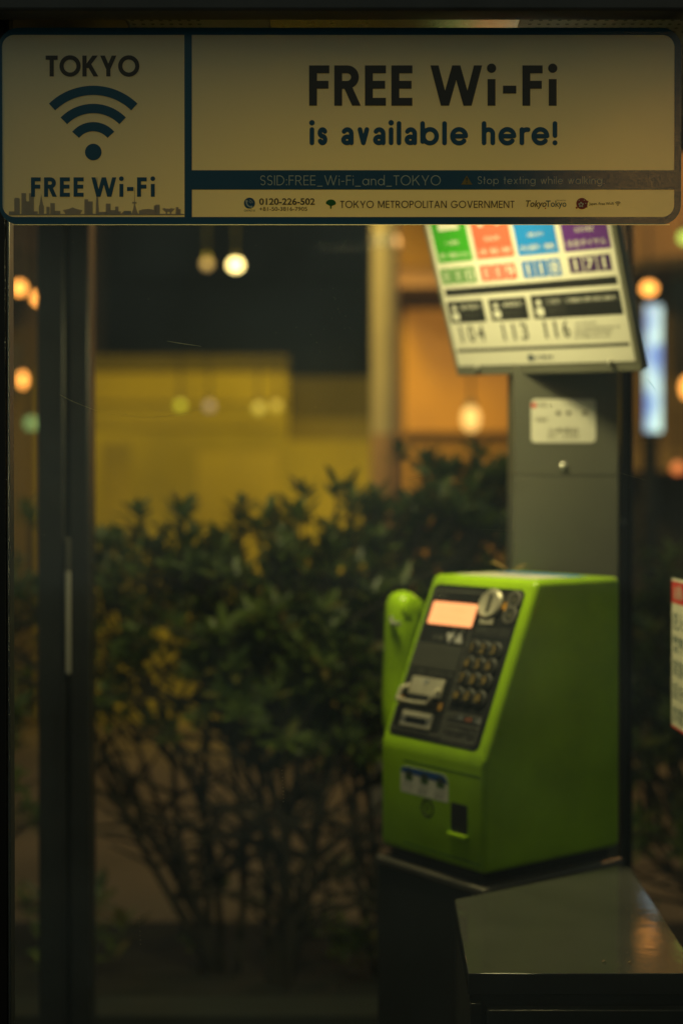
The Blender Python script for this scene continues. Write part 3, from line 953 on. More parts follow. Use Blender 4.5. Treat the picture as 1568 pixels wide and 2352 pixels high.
for x, y in ((250, 1160), (610, 1235)):
    u_, v_ = f1p(x, y); mb = MB(); mb.flat(FP, [(u_ - .004, v_ - .005), (u_ + .004, v_ - .005), (u_ + .004, v_ + .005), (u_ - .004, v_ + .005)], .0005)
    emit('amber_mark', mb, mat('amber_dull', (.30, .15, .015), .5), phone)
# coin slot
cu_, cv_ = f1p(1075, 320)
rr_ = .0215
mb = MB()
rings = []
for rad, hh in ((1.0, 0), (1.0, .004), (.86, .0065), (.70, .005)):
    rings.append([FP.at(cu_ + rr_ * rad * math.cos(2 * PI * k / 32), cv_ + rr_ * rad * math.sin(2 * PI * k / 32), hh) for k in range(32)])
mb.loft(rings)
coin = emit('coin_slot', mb, CHROME, phone, smooth=True)
mb = MB(); mb.slab(FP, rrect(cu_ - .0032, cv_ - rr_ * .62, cu_ + .0032, cv_ + rr_ * .62, .003), .0045, .0056)
emit('slot_opening', mb, INK, coin)
x0, y0, x1, y1 = fq((985, 437), (1103, 450), (1090, 508), (970, 492))
mb = MB(); mb.slab(FP, rrect(x0, y0, x1, y1, .0015), 0, .0025); emit('release_button', mb, CHROME, phone, bevel=.0005)
u_, v_ = f1p(1195, 338); mb = MB(); mb.flat(FP, [(u_ - .006, v_), (u_ + .003, v_ - .008), (u_ + .003, v_ + .008)], .0005); emit('arrow_mark', mb, mat('amber_mid', (.5, .24, .02), .5), phone)
for (x, y, tx) in ((1285, 285, '10'), (1245, 420, '100')):
    u_, v_ = f1p(x, y); mb = MB()
    mb.loft([[FP.at(u_ + .0128 * r_ * math.cos(2 * PI * k / 28), v_ + .0128 * r_ * math.sin(2 * PI * k / 28), hh) for k in range(28)] for r_, hh in ((1, 0), (1, .0016), (.9, .0022), (.66, .0020), (.62, .0010))])
    cb = emit('coin_badge', mb, mat('badge_grey', (.13, .12, .10), .45, .2), phone, smooth=True, label='grey coin badge marked ' + tx)
    mb = MB(); mb.flat(FP, circ(u_, v_, .0082, n=26), .0012); emit('badge_face', mb, BLACKP, cb)
    mb = MB(); typ(mb, FP, tx, u_ - .0046, u_ + .0046, v_ - .0046, v_ + .0046, .0016, .01)
    emit('numeral', mb, mat('badge_numeral', (.16, .15, .10), .5), cb)
# keypad
rows_ = [((915, 712), (1112, 742)), ((868, 848), (1067, 884)), ((826, 985), (1025, 1020)), ((778, 1130), (972, 1175))]
cap_ = ['123', '456', '789', '*0#']
KEY = mat('key_rim', (.062, .060, .052), .55, 0); KEYD = mat('key_cap', (.014, .014, .013), .5, 0, .25); NUM = mat('key_numeral', (.24, .16, .03), .6)
for (l, r_), tx in zip(rows_, cap_):
    ul, vl = f1p(*l); ur, vr = f1p(*r_); vm = (vl + vr) / 2
    for k in range(3):
        u_ = ul + (ur - ul) * k / 2 + .002
        mb = MB(); mb.loft([[FP.at(u_ + .0118 * q * math.cos(2 * PI * j / 24), vm + .0118 * q * math.sin(2 * PI * j / 24), hh) for j in range(24)] for q, hh in ((1, 0), (1, .0035), (.84, .0045), (.78, .0030))])
        key = emit('key', mb, KEY, phone, smooth=True)
        mb = MB(); mb.loft([[FP.at(u_ + .0118 * q * math.cos(2 * PI * j / 20), vm + .0118 * q * math.sin(2 * PI * j / 20), hh) for j in range(20)] for q, hh in ((.76, .0030), (.72, .0056), (.45, .0060))])
        emit('key_cap', mb, KEYD, key, smooth=True)
        mb = MB(); typ(mb, FP, tx[k], u_ - .0050, u_ + .0050, vm - .0060, vm + .0060, .0063, .012, keep=True)
        emit('numeral', mb, NUM, key)
# information box on the faceplate
x0, y0, x1, y1 = fq((690, 1278), (997, 1335), (935, 1580), (618, 1512))
mb = MB(); frame_line(mb, x0, y0, x1, y1, .0016); yy = y0 + (y1 - y0) * .56
mb.flat(FP, [(x0 + .002, yy), (x1 - .002, yy), (x1 - .002, yy + .0014), (x0 + .002, yy + .0014)], .00055)
for i, tx in enumerate(('緊急通報のときは', '赤いボタンを押して', 'ダイヤルしてください')):
    t = yy - .0095 - i * .0088; typ(mb, FP, tx, x0 + .004, x1 - .005, t, t + .0062, .0004)
ib = emit('information_box', mb, LINE, phone)
mb = MB(); wq = (x1 - x0) / 4
for i, (tx, m_) in enumerate((('110', LINE), ('119', PALE), ('119', mat('dull_red', (.5, .16, .08), .5)), ('118', PALE))):
    q = MB(); typ(q, FP, tx, x0 + wq * i + .004, x0 + wq * (i + 1) - .002, yy + (y1 - yy) * .42, yy + (y1 - yy) * .80, .0005, .01); emit('numeral', q, m_, ib)
# lower front
FRONT = Plane(L0, U, Zv)
Z6 = lambda x, y: (832.6 + .4028 * x, 1291.9 + .4028 * y)
def lq(*c): return rect_uv(FRONT, *[Z6(*q) for q in c])
x0, y0, x1, y1 = lq((228, 1140), (668, 1215), (668, 1725), (235, 1600))
for yy in (y0, y1):
    mb = MB(); mb.slab(FRONT, [(x0, yy - .0009), (x1, yy - .0009), (x1, yy + .0009), (x0, yy + .0009)], -.001, .0004)
    emit('seam', mb, mat('green_seam', (.05, .12, .006), .5), phone)
x0, y0, x1, y1 = lq((218, 1150), (488, 1222), (488, 1376), (218, 1300))
mb = MB(); mb.slab(FRONT, rrect(x0, y0, x1, y1, (.002, .002, .012, .009)), 0, .0004)
st = emit('sticker', mb, PAPER2, phone, label='cream instruction sticker with blue heading on the lower front')
ST = Plane(FRONT.at(0, 0, .0004), U, Zv)
mb = MB(); mb.flat(ST, rrect(x0 + .0005, y1 - (y1 - y0) * .22, x1 - .0005, y1 - .0005, (0, 0, .011, .008)), .0002); emit('blue_heading', mb, mat('sticker_blue', (.015, .09, .34), .5), st)
mb = MB(); mb2 = MB(); wq = (x1 - x0) / 3
for i in range(3):
    cx0 = x0 + wq * i; cyy = y0 + (y1 - y0) * .36
    mb.flat(ST, rrect(cx0 + wq * .28, cyy + .004, cx0 + wq * .78, cyy + .019, .002), .0002)
    typ(mb2, ST, ('あけない', 'いれない', 'こわさない')[i], cx0 + wq * .12, cx0 + wq * .9, y0 + .010, y0 + .0135, .0003)
    typ(mb2, ST, ('カード', '硬貨', '通話')[i], cx0 + wq * .12, cx0 + wq * .7, y0 + .004, y0 + .0075, .0003)
    mb2.flat(ST, circ(cx0 + wq * .55, cyy + .013, .0042, n=14), .0005)
emit('pictogram', mb, mat('picto_green', (.07, .15, .03), .5), st)
emit('lettering', mb2, INKSOFT, st)
u_, v_ = FRONT.px(*Z6(370, 1403)); mb = MB()
mb.loft([[FRONT.at(u_ + r_ * math.cos(2 * PI * k / 24), v_ + r_ * math.sin(2 * PI * k / 24), hh) for k in range(24)] for r_, hh in ((.0125, -.002), (.0125, .0006), (.0105, .001), (.0095, -.0002))])
lk = emit('lock', mb, mat('lock_metal', (.022, .020, .02), .35, .6), phone, smooth=True)
mb = MB(); mb.slab(FRONT, [(u_ - .001, v_ - .005), (u_ + .001, v_ - .005), (u_ + .001, v_ + .005), (u_ - .001, v_ + .005)], 0, .0012); emit('keyhole', mb, INK, lk)
x0, y0, x1, y1 = lq((505, 1365), (597, 1392), (597, 1562), (505, 1535))
mb = MB(); mb.slab(FRONT, rrect(x0, y0, x1, y1, .003), -.004, .0008)
cr = emit('coin_return', mb, INK, phone)
mb = MB(); mb.slab(FRONT, rrect(x0 - .003, y0 - .006, x1 + .002, y0, .001), -.001, .006)
emit('return_lip', mb, GREEN, cr, bevel=.001)
# leaflet lying on the top, stuck down with tape
TOP = Plane(L0 + Zv * HT, U, DP)
mb = MB(); mb.slab(TOP, [(.028, .115), (.185, .115), (.185, .222), (.028, .222)], 0, .0006)
ts = emit('sticker', mb, PAPER2, phone, label='white and blue information sheet on the top')
TS = Plane(TOP.at(0, 0, .0006), U, DP)
mb = MB(); mb.flat(TS, [(.030, .190), (.183, .190), (.183, .220), (.030, .220)], .0003); emit('blue_heading', mb, PBLUE, ts)
mb = MB()
for i in range(4): typ(mb, TS, ('公衆電話ご利用案内', '10円・100円硬貨が使えます', 'テレホンカードが使えます', 'TELEPHONE GUIDE')[i], .036, .170, .122 + i * .016, .131 + i * .016, .0003)
emit('lettering', mb, INKSOFT, ts)
# ------------------------------------------------------------------ handset hanging on the left side of the payphone
hb = L0 + DP * .092 - U * .076
hs = thing('telephone_handset', hb + Zv * .14, 'green telephone handset hanging on the left flank of the payphone', 'handset')
mb = MB()
axis = (Zv + DP * .04).normalized()
fwd = DP.cross(axis).normalized() * -1         # across, towards the phone = U
side = axis.cross(U).normalized()
rings = []
base = hb + Zv * .150
for s_, ru, rd, off in ((0, .010, .012, .010), (.006, .021, .022, .009), (.022, .026, .0255, .008), (.048, .0262, .0258, .0062), (.070, .0252, .0255, .0050), (.095, .0250, .0255, .0048), (.115, .0256, .0256, .0054), (.135, .0266, .0258, .0064), (.152, .0275, .0260, .0074), (.168, .0283, .0260, .0082), (.182, .0283, .0258, .0082), (.194, .0268, .0248, .0078), (.203, .0240, .0228, .0070), (.210, .0195, .0188, .0062), (.2145, .0125, .0120, .0056), (.2168, .004, .004, .0056)):
    c_ = base + axis * (s_ - .02) + U * off
    rings.append([c_ + U * ru * math.cos(2 * PI * k / 28) + side * rd * math.sin(2 * PI * k / 28) for k in range(28)])
mb.loft(rings)
emit('handset_body', mb, GREEN, hs, smooth=True)
mb = MB(); c_ = base + axis * .170 + U * .030
mb.loft([[c_ + U * dx + (axis * math.cos(2 * PI * k / 20) + side * math.sin(2 * PI * k / 20)) * r_ for k in range(20)] for dx, r_ in ((-.010, .020), (.004, .019), (.006, .015))])
emit('earpiece', mb, GREEN, hs, smooth=True)
mb = MB(); c_ = base + axis * .012 + U * .030
mb.loft([[c_ + U * dx + (axis * math.cos(2 * PI * k / 20) + side * math.sin(2 * PI * k / 20)) * r_ for k in range(20)] for dx, r_ in ((-.010, .020), (.004, .019), (.006, .015))])
emit('mouthpiece', mb, GREEN, hs, smooth=True)
# cradle arms belong to the phone
for s_ in (-1, 1):
    mb = MB(); c_ = base + axis * .150
    p0 = c_ + side * .0275 * s_ + U * .034; p1 = c_ + side * .0285 * s_ + U * .019; p2 = p1 + axis * .009 - U * .004
    mb.tube([p0, (p0 + p1) / 2, p1, p2], .0032, 8); emit('cradle_arm', mb, PALE, phone, smooth=True)

# ------------------------------------------------------------------ dry leaf on top of the payphone
lf = L0 + U * .045 + DP * .205 + Zv * (HT + .0012)
mb = MB()
def leaf_blade(q, base_, d, up, ln, wd, curl=.2):
    sd = d.cross(up).normalized()
    m1 = base_ + d * ln * .35 + up * ln * curl * .5; m2 = base_ + d * ln * .72 + up * ln * curl; tp = base_ + d * ln + up * ln * curl * .7
    b = len(q.v)
    q.v += [base_, m1 + sd * wd * .5 + up * wd * .18, m1, m1 - sd * wd * .5 + up * wd * .18, m2 + sd * wd * .42 + up * wd * .15, m2, m2 - sd * wd * .42 + up * wd * .15, tp]
    q.f += [(b, b + 1, b + 2), (b, b + 2, b + 3), (b + 1, b + 4, b + 5, b + 2), (b + 2, b + 5, b + 6, b + 3), (b + 4, b + 7, b + 5), (b + 5, b + 7, b + 6)]
leaf_blade(mb, lf, Vector((-.5, .2, .05)).normalized(), Zv, .035, .016, .3)
leaf_blade(mb, lf + Vector((.004, 0, 0)), Vector((.6, .1, .1)).normalized(), Zv, .028, .012, .2)
leaf_blade(mb, lf, Vector((-.2, .1, .8)).normalized(), Vector((-.9, 0, .3)), .024, .010, .2)
tag(emit('fallen_leaf', mb, mat('dry_leaf', (.30, .19, .05), .7)), 'small dry curled leaf lying at the back of the payphone top', 'leaf')

# ------------------------------------------------------------------ stand of the payphone with its column
stand = thing('phone_stand', (N0 + DP * .12) * Vector((1, 1, 0)) if False else Vector((N0.x + .02, N0.y + .1, .05)), 'dark pedestal and grey column that carry the green payphone', 'stand')
SZ = PH_Z - .0150
e_ = .002
pd = [L0 - U * e_ - DP * e_, L0 + U * (W + e_) - DP * e_, L0 + U * (W + e_) + DP * (DD), L0 - U * e_ + DP * (DD)]
def at_z(pts, z): return [Vector((p.x, p.y, z)) for p in pts]
mb = MB(); mb.hexa(at_z(pd, .051), at_z(pd, SZ - .012)); emit('pedestal', mb, DARKGREY, stand)
pe = [L0 - U * .005 - DP * .005, L0 + U * (W + .005) - DP * .005, L0 + U * (W + .005) + DP * DD, L0 - U * .005 + DP * DD]
mb = MB(); mb.hexa(at_z(pe, SZ - .0115), at_z(pe, SZ)); emit('shelf', mb, mat('shelf_paint', (.10, .09, .075), .35, .2, noise=.1), stand, bevel=.003)
CD = 2.11
cx0_, cx1_ = P(1180, 1176, CD).x, P(1419, 1176, CD).x
mb = MB(); zsm = P(1290, 1093, CD).z
mb.box((cx0_, CD, .051), (cx1_, CD + .085, zsm - .0006)); mb.box((cx0_ + .0003, CD - .0006, zsm + .0006), (cx1_ - .0003, CD + .085, CAM_Z + .40))
mb.box((cx0_ + .003, CD + .004, zsm - .003), (cx1_ - .003, CD + .083, zsm + .002))
emit('column', mb, GREY, stand, bevel=.0006)
COL = Plane((0, CD - .0006, 0), (1, 0, 0), (0, 0, 1))
Z8 = lambda x, y: (1136.9 + .2319 * x, 832.6 + .2319 * y)
x0, y0, x1, y1 = rect_uv(COL, Z8(355, 362), Z8(995, 362), Z8(995, 795), Z8(355, 795))
mb = MB(); mb.slab(COL, rrect(x0, y0, x1, y1, .007), 0, .0012)
lp_ = emit('label_plate', mb, PAPER, stand)
LP = Plane(COL.at(0, 0, .0012), (1, 0, 0), (0, 0, 1))
wq, hq = x1 - x0, y1 - y0
mb = MB()
typ(mb, LP, 'この電話は', x0 + wq * .08, x0 + wq * .25, y0 + hq * .82, y0 + hq * .93, .0002)
for fx in (.42, .58, .83): mb.flat(LP, circ(x0 + wq * fx, y0 + hq * .68, .0036, n=14), .0002)
typ(mb, LP, '管理番号', x0 + wq * .07, x0 + wq * .25, y0 + hq * .48, y0 + hq * .58, .0002)
typ(mb, LP, '公衆電話', x0 + wq * .26, x0 + wq * .73, y0 + hq * .22, y0 + hq * .34, .0002)
typ(mb, LP, '03 - 3340', x0 + wq * .26, x0 + wq * .73, y0 + hq * .10, y0 + hq * .19, .0002)
emit('lettering', mb, mat('plate_ink', (.16, .14, .10), .6), lp_)
mb = MB(); mb.flat(LP, circ(x0 + wq * .04, y0 + hq * .86, .004, n=14), .0002); emit('red_mark', mb, REDP, lp_)
c_ = P(1294, 1070, CD - .004); mb = MB(); mb.sphere((c_.x, CD - .003, c_.z), .0055, 16, 10, (1, .6, 1)); emit('bolt', mb, PALE, stand, smooth=True)

# ------------------------------------------------------------------ emergency number board on the column
th_, ta_, ro_ = R(44.54), R(22.80), R(-2.52)
bu = Vector((math.cos(th_), -math.sin(th_), 0)); bn = Vector((-math.sin(th_), -math.cos(th_), 0))
bv = Zv * math.cos(ta_) + bn * math.sin(ta_)
bu2 = bu * math.cos(ro_) + bv * math.sin(ro_); bv2 = -bu * math.sin(ro_) + bv * math.cos(ro_)
BS = 1.04
BO = Vector((.1728 * BS, 2.10 * BS, CAM_Z + .1958 * BS))
BW, BH = .301 * BS, .322 * BS
B = Plane(BO, bu2, bv2)
board = thing('information_board', BO + bu * .15, 'tilted emergency number board with green, coral, blue and purple cards', 'notice board')
mb = MB(); mb.slab(B, rrect(-.008, -.016, BW + .008, BH + .012, .003), -.018, -.001)
emit('tray', mb, TRAY, board, bevel=.002)
mb = MB(); mb.slab(B, [(0, 0), (BW, 0), (BW, BH), (0, BH)], -.001, .0004)
emit('sheet', mb, PAPER, board)
BP = Plane(B.at(0, 0, .0004), bu2, bv2)
Z5 = lambda x, y: (941.7 + .3995 * x, 505.3 + .3995 * y)
def bq(*c): return rect_uv(BP, *[Z5(*q) for q in c])
def flatq(r_, m_, name, par, h=.0003, label=None, rad=0):
    q = MB(); q.flat(BP, rrect(r_[0], r_[1], r_[2], r_[3], rad), h); return emit(name, q, m_, par, label=label)
cards = [((120, 30), (325, 20), (355, 228), (160, 250), PGREEN, 'green'), ((345, 30), (570, 10), (595, 205), (385, 228), PCORAL, 'coral'), ((590, 20), (830, 0), (850, 185), (620, 208), PBLUE, 'blue'), ((862, 10), (1132, -20), (1150, 158), (885, 183), PPURP, 'purple')]
jp = [('警察', 'へ通報', '事件・事故のときは'), ('消防', '救急車', '火事・救急・救助'), ('海上保安', '海の', '海の事件・事故'), ('災害用', '安否の確認', '伝言ダイヤル')]
card_boxes = []
for (a_, b_, c__, d_, m_, nm), tx in zip(cards, jp):
    x0, y0, x1, y1 = bq(a_, b_, c__, d_)
    y1 = y0 + .105
    cd = flatq((x0, y0, x1, y1), m_, 'service_card', board, label=nm + ' service card')
    q = MB(); w_ = x1 - x0
    typ(q, BP, tx[2], x0 + w_ * .08, x1 - w_ * .08, y0 + .006, y0 + .006 + w_ * .13, .0006, .004)
    typ(q, BP, tx[1], x0 + w_ * .3, x1 - w_ * .3, y0 + .026, y0 + .026 + w_ * .09, .0006)
    emit('lettering', q, WHITEP, cd)
    q = MB()
    ix, iy = (x0 + x1) / 2, y0 + .058
    if nm == 'green':      # telephone
        q.flat(BP, [(ix - .020, iy - .010), (ix + .020, iy - .010), (ix + .016, iy + .010), (ix + .008, iy + .020), (ix - .008, iy + .020), (ix - .016, iy + .010)], .0006); q.flat(BP, rrect(ix - .022, iy + .018, ix + .022, iy + .028, .004), .0008)
    elif nm == 'coral':    # fire engine with ladder
        q.flat(BP, rrect(ix - .024, iy - .004, ix + .008, iy + .012, .002), .0006); q.flat(BP, [(ix + .009, iy - .004), (ix + .024, iy - .004), (ix + .024, iy + .006), (ix + .018, iy + .014), (ix + .009, iy + .014)], .0006)
        for k in (-.015, .015): q.flat(BP, circ(ix + k, iy - .006, .005, n=14), .0008)
    elif nm == 'blue':     # ship
        q.flat(BP, [(ix - .026, iy + .004), (ix - .018, iy - .010), (ix + .020, iy - .010), (ix + .028, iy + .004)], .0006); q.flat(BP, rrect(ix - .012, iy + .005, ix + .010, iy + .016, .001), .0006)
    else:                  # speech bubbles
        q.flat(BP, rrect(ix - .028, iy, ix + .002, iy + .020, .005), .0006); q.flat(BP, rrect(ix + .006, iy - .008, ix + .030, iy + .008, .005), .0006)
    emit('pictogram', q, WHITEP, cd)
digits = [((172, 282), (375, 262), (382, 355), (185, 372), '110', mat('print_green_deep', (.028, .22, .008), .5), 'green'), ((400, 262), (605, 242), (618, 335), (410, 352), '119', mat('print_coral_deep', (.70, .075, .04), .5), 'coral'), ((638, 238), (862, 215), (875, 315), (648, 335), '118', mat('print_blue_deep', (.006, .16, .58), .5), 'blue'), ((905, 215), (1150, 190), (1165, 285), (918, 305), '171', PPURPD, 'purple')]
for a_, b_, c__, d_, tx, m_, nm in digits:
    x0, y0, x1, y1 = bq(a_, b_, c__, d_); w_ = (x1 - x0) / 3; hd = y1 - y0
    q = MB()
    for k in range(3): q.flat(BP, [(x0 + w_ * k + .001, y0), (x0 + w_ * (k + 1) - .001, y0), (x0 + w_ * (k + 1) - .001, y1), (x0 + w_ * k + .001, y1)], .0003)
    nb = emit('number_block', q, m_, board, label=nm + ' number ' + tx)
    q = MB()
    for k in range(3):
        cxm = x0 + w_ * (k + .5)
        if tx[k] == '1': q.flat(BP, [(cxm - .0021, y0 + hd * .14), (cxm + .0021, y0 + hd * .14), (cxm + .0021, y0 + hd * .86), (cxm - .0021, y0 + hd * .86)], .0006)
        else: typ(q, BP, tx[k], cxm - w_ * .29, cxm + w_ * .29, y0 + hd * .14, y0 + hd * .86, .0006, .012)
    emit('numeral', q, WHITEP, nb)
bar = flatq(bq((200, 398), (1185, 318), (1195, 370), (203, 437)), INK, 'heading_bar', board, label='long black heading bar')
r_ = bq((215, 405), (340, 395), (342, 425), (216, 432)); q = MB(); typ(q, BP, 'その他のご案内', r_[0], r_[2], r_[1] + .002, r_[3] - .002, .0006); emit('lettering', q, LINE, bar)
for (a_, b_, c__, d_, icon, t1, lbl) in (((212, 470), (412, 453), (440, 578), (235, 598), 'i', '番号案内', 'small black box above 104'), ((447, 455), (660, 437), (688, 565), (472, 582), 'B', '故障受付', 'small black box above 113'), ((692, 437), (1198, 392), (1228, 540), (712, 568), 'NA', 'ご注文・ご相談の受付窓口案内', 'long black box above 116')):
    r_ = bq(a_, b_, c__, d_)
    bx = flatq(r_, INK, 'service_box', board, label=lbl)
    q = MB(); hgt = r_[3] - r_[1]
    isz = hgt * .48
    q.flat(BP, circ(r_[0] + .006 + isz * .4, r_[1] + hgt * .68, isz * .26, n=18), .0006); q.flat(BP, rrect(r_[0] + .006, r_[1] + hgt * .12, r_[0] + .006 + isz * .8, r_[1] + hgt * .48, isz * .2), .0006)
    typ(q, BP, t1, r_[0] + .012 + isz * .8, r_[2] - .008, r_[1] + hgt * .60, r_[1] + hgt * .80, .0006, .004)
    emit('pictogram', q, WHITEP, bx)
    q = MB(); typ(q, BP, 'INFORMATION', r_[0] + .012 + isz * .8, r_[0] + .012 + isz * .8 + .03, r_[1] + hgt * .36, r_[1] + hgt * .45, .0006); typ(q, BP, 'SERVICE', r_[0] + .012 + isz * .8, r_[0] + .012 + isz * .8 + .03, r_[1] + hgt * .18, r_[1] + hgt * .27, .0006)
    emit('lettering', q, LINE, bx)
for a_, b_, c__, d_, tx in (((262, 612), (432, 598), (440, 692), (275, 708), '104'), ((505, 600), (682, 585), (690, 682), (515, 698), '113'), ((745, 585), (920, 570), (930, 668), (755, 685), '116')):
    r_ = bq(a_, b_, c__, d_); w_ = (r_[2] - r_[0]) / 3; q = MB()
    for k in range(3):
        cxm = r_[0] + w_ * (k + .5)
        if tx[k] == '1': q.flat(BP, [(cxm - .002, r_[1]), (cxm + .002, r_[1]), (cxm + .002, r_[3]), (cxm - .002, r_[3])], .0003)
        else: typ(q, BP, tx[k], cxm - w_ * .32, cxm + w_ * .32, r_[1], r_[3], .0003, .014)
    emit('numeral', q, INKSOFT, board, label='black number ' + tx)
q = MB()
for i, tx in enumerate(('24 HOURS', 'FOR OTHER SERVICES CALL 116', 'ENGLISH AVAILABLE', '受付時間 9:00-17:00')):
    r_ = bq((948, 590 + i * 26), (948 + (120, 255, 210, 200)[i], 578 + i * 26 - i), (948 + (120, 255, 210, 200)[i], 592 + i * 26 - i), (950, 604 + i * 26)); typ(q, BP, tx, r_[0], r_[2], r_[1], r_[3], .0003, .006)
emit('lettering', q, INKSOFT, board)
flatq(bq((270, 742), (1258, 703), (1262, 725), (275, 756)), INKSOFT, 'heading_bar', board, label='thin dark rule near the bottom')
r_ = bq((680, 778), (822, 772), (824, 800), (682, 806)); q = MB()
typ(q, BP, 'NTT東日本', r_[0] + .010, r_[2], r_[1], r_[3], .0003, .012); q.flat(BP, circ(r_[0] + .004, (r_[1] + r_[3]) / 2, .0055, n=18), .0003)
emit('logo', q, mat('logo_ink', (.03, .05, .09), .5), board)
for px in ((1097, 843), (1402, 831)):
    u_, v_ = B.px(*px); q = MB(); c_ = B.at(u_, v_, .002); q.sphere(c_, .0042, 14, 8); emit('screw', q, mat('screw_metal', (.34, .33, .28), .45, .2), board, smooth=True)
mb = MB(); bc = B.at(BW / 2 + .01, .03, -.02)
mb.hexa([Vector((cx0_ + .03, bc.y, bc.z - .015)), Vector((cx1_ - .03, bc.y, bc.z - .015)), Vector((cx1_ - .03, CD - .001, bc.z - .015)), Vector((cx0_ + .03, CD - .001, bc.z - .015))],
        [Vector((cx0_ + .03, bc.y, bc.z + .03)), Vector((cx1_ - .03, bc.y, bc.z + .03)), Vector((cx1_ - .03, CD - .001, bc.z + .03)), Vector((cx0_ + .03, CD - .001, bc.z + .03))])
emit('bracket', mb, TRAY, board)

# ------------------------------------------------------------------ steel cabinet in the right foreground
CZ = CAM_Z - .487
cab = thing('cabinet', (.25, 1.6, .051), 'low grey steel cabinet with a slanted back corner in front of the payphone', 'cabinet')
def on_top(px, py):
    r_ = ray(px, py); t = (CZ - CAM_Z) / r_.z; return Vector((r_.x * t, r_.y * t, CZ))
A_, Bk, Ck = on_top(1075, 2237), on_top(1044, 2067), on_top(1440, 1984)
Dk = on_top(1568, 2178)
Dk = Dk + (Dk - Ck).normalized() * 0 ; fr_y = A_.y
E_ = Ck + (Dk - Ck) * ((fr_y - Ck.y) / (Dk.y - Ck.y))
top = [A_, E_, Dk, Ck + (Dk - Ck).normalized() * .02, Ck - (Ck - Bk).normalized() * .02, Bk]
mb = MB(); mb.hexa(at_z(top, CZ - .022), at_z(top, CZ)); emit('top', mb, STEEL, cab, bevel=.0008, seg=2)
cen = sum(top, Vector()) / len(top)
ins = [cen + (p - cen) * .992 for p in top]
mb = MB(); mb.hexa(at_z(ins, .052), at_z(ins, CZ - .0225)); emit('body', mb, DARKGREY, cab)
yf = ins[0].y
xg = P(1112, 2290, yf).x
mb = MB(); mb.box((ins[0].x, yf - .010, .08), (xg - .004, yf - .0005, CZ - .028)); emit('side_rail', mb, DARKGREY, cab, bevel=.001)
mb = MB(); mb.box((xg + .001, yf - .014, .08), (E_.x - .004, yf - .0005, CZ - .033)); emit('door', mb, DARKGREY, cab, bevel=.0016)
for px, py, s_ in ((1382, 2212, .0022), (1441, 2214, .0020)):
    c_ = on_top(px, py) + Zv * .0006
    q = MB(); leaf_blade(q, c_, Vector((.9, .4, 0)), Zv, .005, .0028, .25)
    tag(emit('crumb', q, mat('crumb_brown', (.16, .10, .04), .8)), ('tan crumb lying on the cabinet top, nearer its middle' if px < 1400 else 'dark crumb lying on the cabinet top, towards the right'), 'crumb', 'crumbs on the cabinet top')

# ------------------------------------------------------------------ notice on the right side pane
PX = XR - .012
nd = PX * FPX / (1543 - 784)
SN = Plane((PX, 0, 0), (0, -1, 0), (0, 0, 1))      # faces into the booth
zt, zb = P(1543, 1327, nd).z, P(1543, 1668, nd).z
nt_ = thing('notice', (PX, nd - .08, zb), 'red edged notice with blue green handwriting on the right side pane', 'notice')
u0 = -nd; u1 = -nd + .15
mb = MB(); mb.slab(SN, [(u0, zb), (u1, zb), (u1, zt), (u0, zt)], -.0006, 0); emit('paper', mb, PAPER2, nt_)
mb = MB()
hh = zt - zb
for q in ((u0, zt - hh * .165, u1, zt - hh * .02), (u0, zb, u1, zb + hh * .014)): mb.flat(SN, [(q[0], q[1]), (q[2], q[1]), (q[2], q[3]), (q[0], q[3])], .0002)
emit('red_border', mb, REDP, nt_)
mb = MB()
typ(mb, SN, 'お願い', u0 + .012, u0 + .07, zt - hh * .14, zt - hh * .05, .0005)
emit('heading', mb, PAPER2, nt_)
mb = MB()
for i, tx in enumerate(('犯人から', '警察へ通', '家族へ電', '話を切る', '詐欺注意')):
    t = zb + hh * (.66 - .155 * i); typ(mb, SN, tx, u0 + .008, u0 + .125, t, t + hh * .115, .0002, .006)
emit('lettering', mb, mat('blue_green_ink', (.02, .08, .10), .6), nt_)

# ------------------------------------------------------------------ hedge behind the booth
LEAF = bpy.data.materials.new('leaf'); LEAF.use_nodes = True
_nt = LEAF.node_tree; _nt.nodes.remove(_nt.nodes['Principled BSDF'])
_oi = _nt.nodes.new('ShaderNodeNewGeometry')
_cr = _nt.nodes.new('ShaderNodeValToRGB')
_e3 = _cr.color_ramp.elements.new(.82); _e3.color = (.17, .235, .03, 1)
_cr.color_ramp.elements[0].color = (.042, .080, .012, 1); _cr.color_ramp.elements[2].color = (.22, .155, .04, 1)
_nt.links.new(_oi.outputs['Random Per Island'], _cr.inputs[0])
_d = _nt.nodes.new('ShaderNodeBsdfDiffuse'); _t = _nt.nodes.new('ShaderNodeBsdfTranslucent')
_nt.links.new(_cr.outputs[0], _d.inputs[0]); _nt.links.new(_cr.outputs[0], _t.inputs[0])
_m = _nt.nodes.new('ShaderNodeMixShader'); _m.inputs[0].default_value = .35
_nt.links.new(_d.outputs[0], _m.inputs[1]); _nt.links.new(_t.outputs[0], _m.inputs[2])
_g = _nt.nodes.new('ShaderNodeBsdfGlossy'); _g.inputs['Roughness'].default_value = .4
_m2 = _nt.nodes.new('ShaderNodeMixShader'); _m2.inputs[0].default_value = .06
_nt.links.new(_m.outputs[0], _m2.inputs[1]); _nt.links.new(_g.outputs[0], _m2.inputs[2])
_nt.links.new(_m2.outputs[0], _nt.nodes['Material Output'].inputs[0])
BARK = mat('bark', (.035, .028, .020), .85, noise=.3, nscale=60)
PLZ = .53


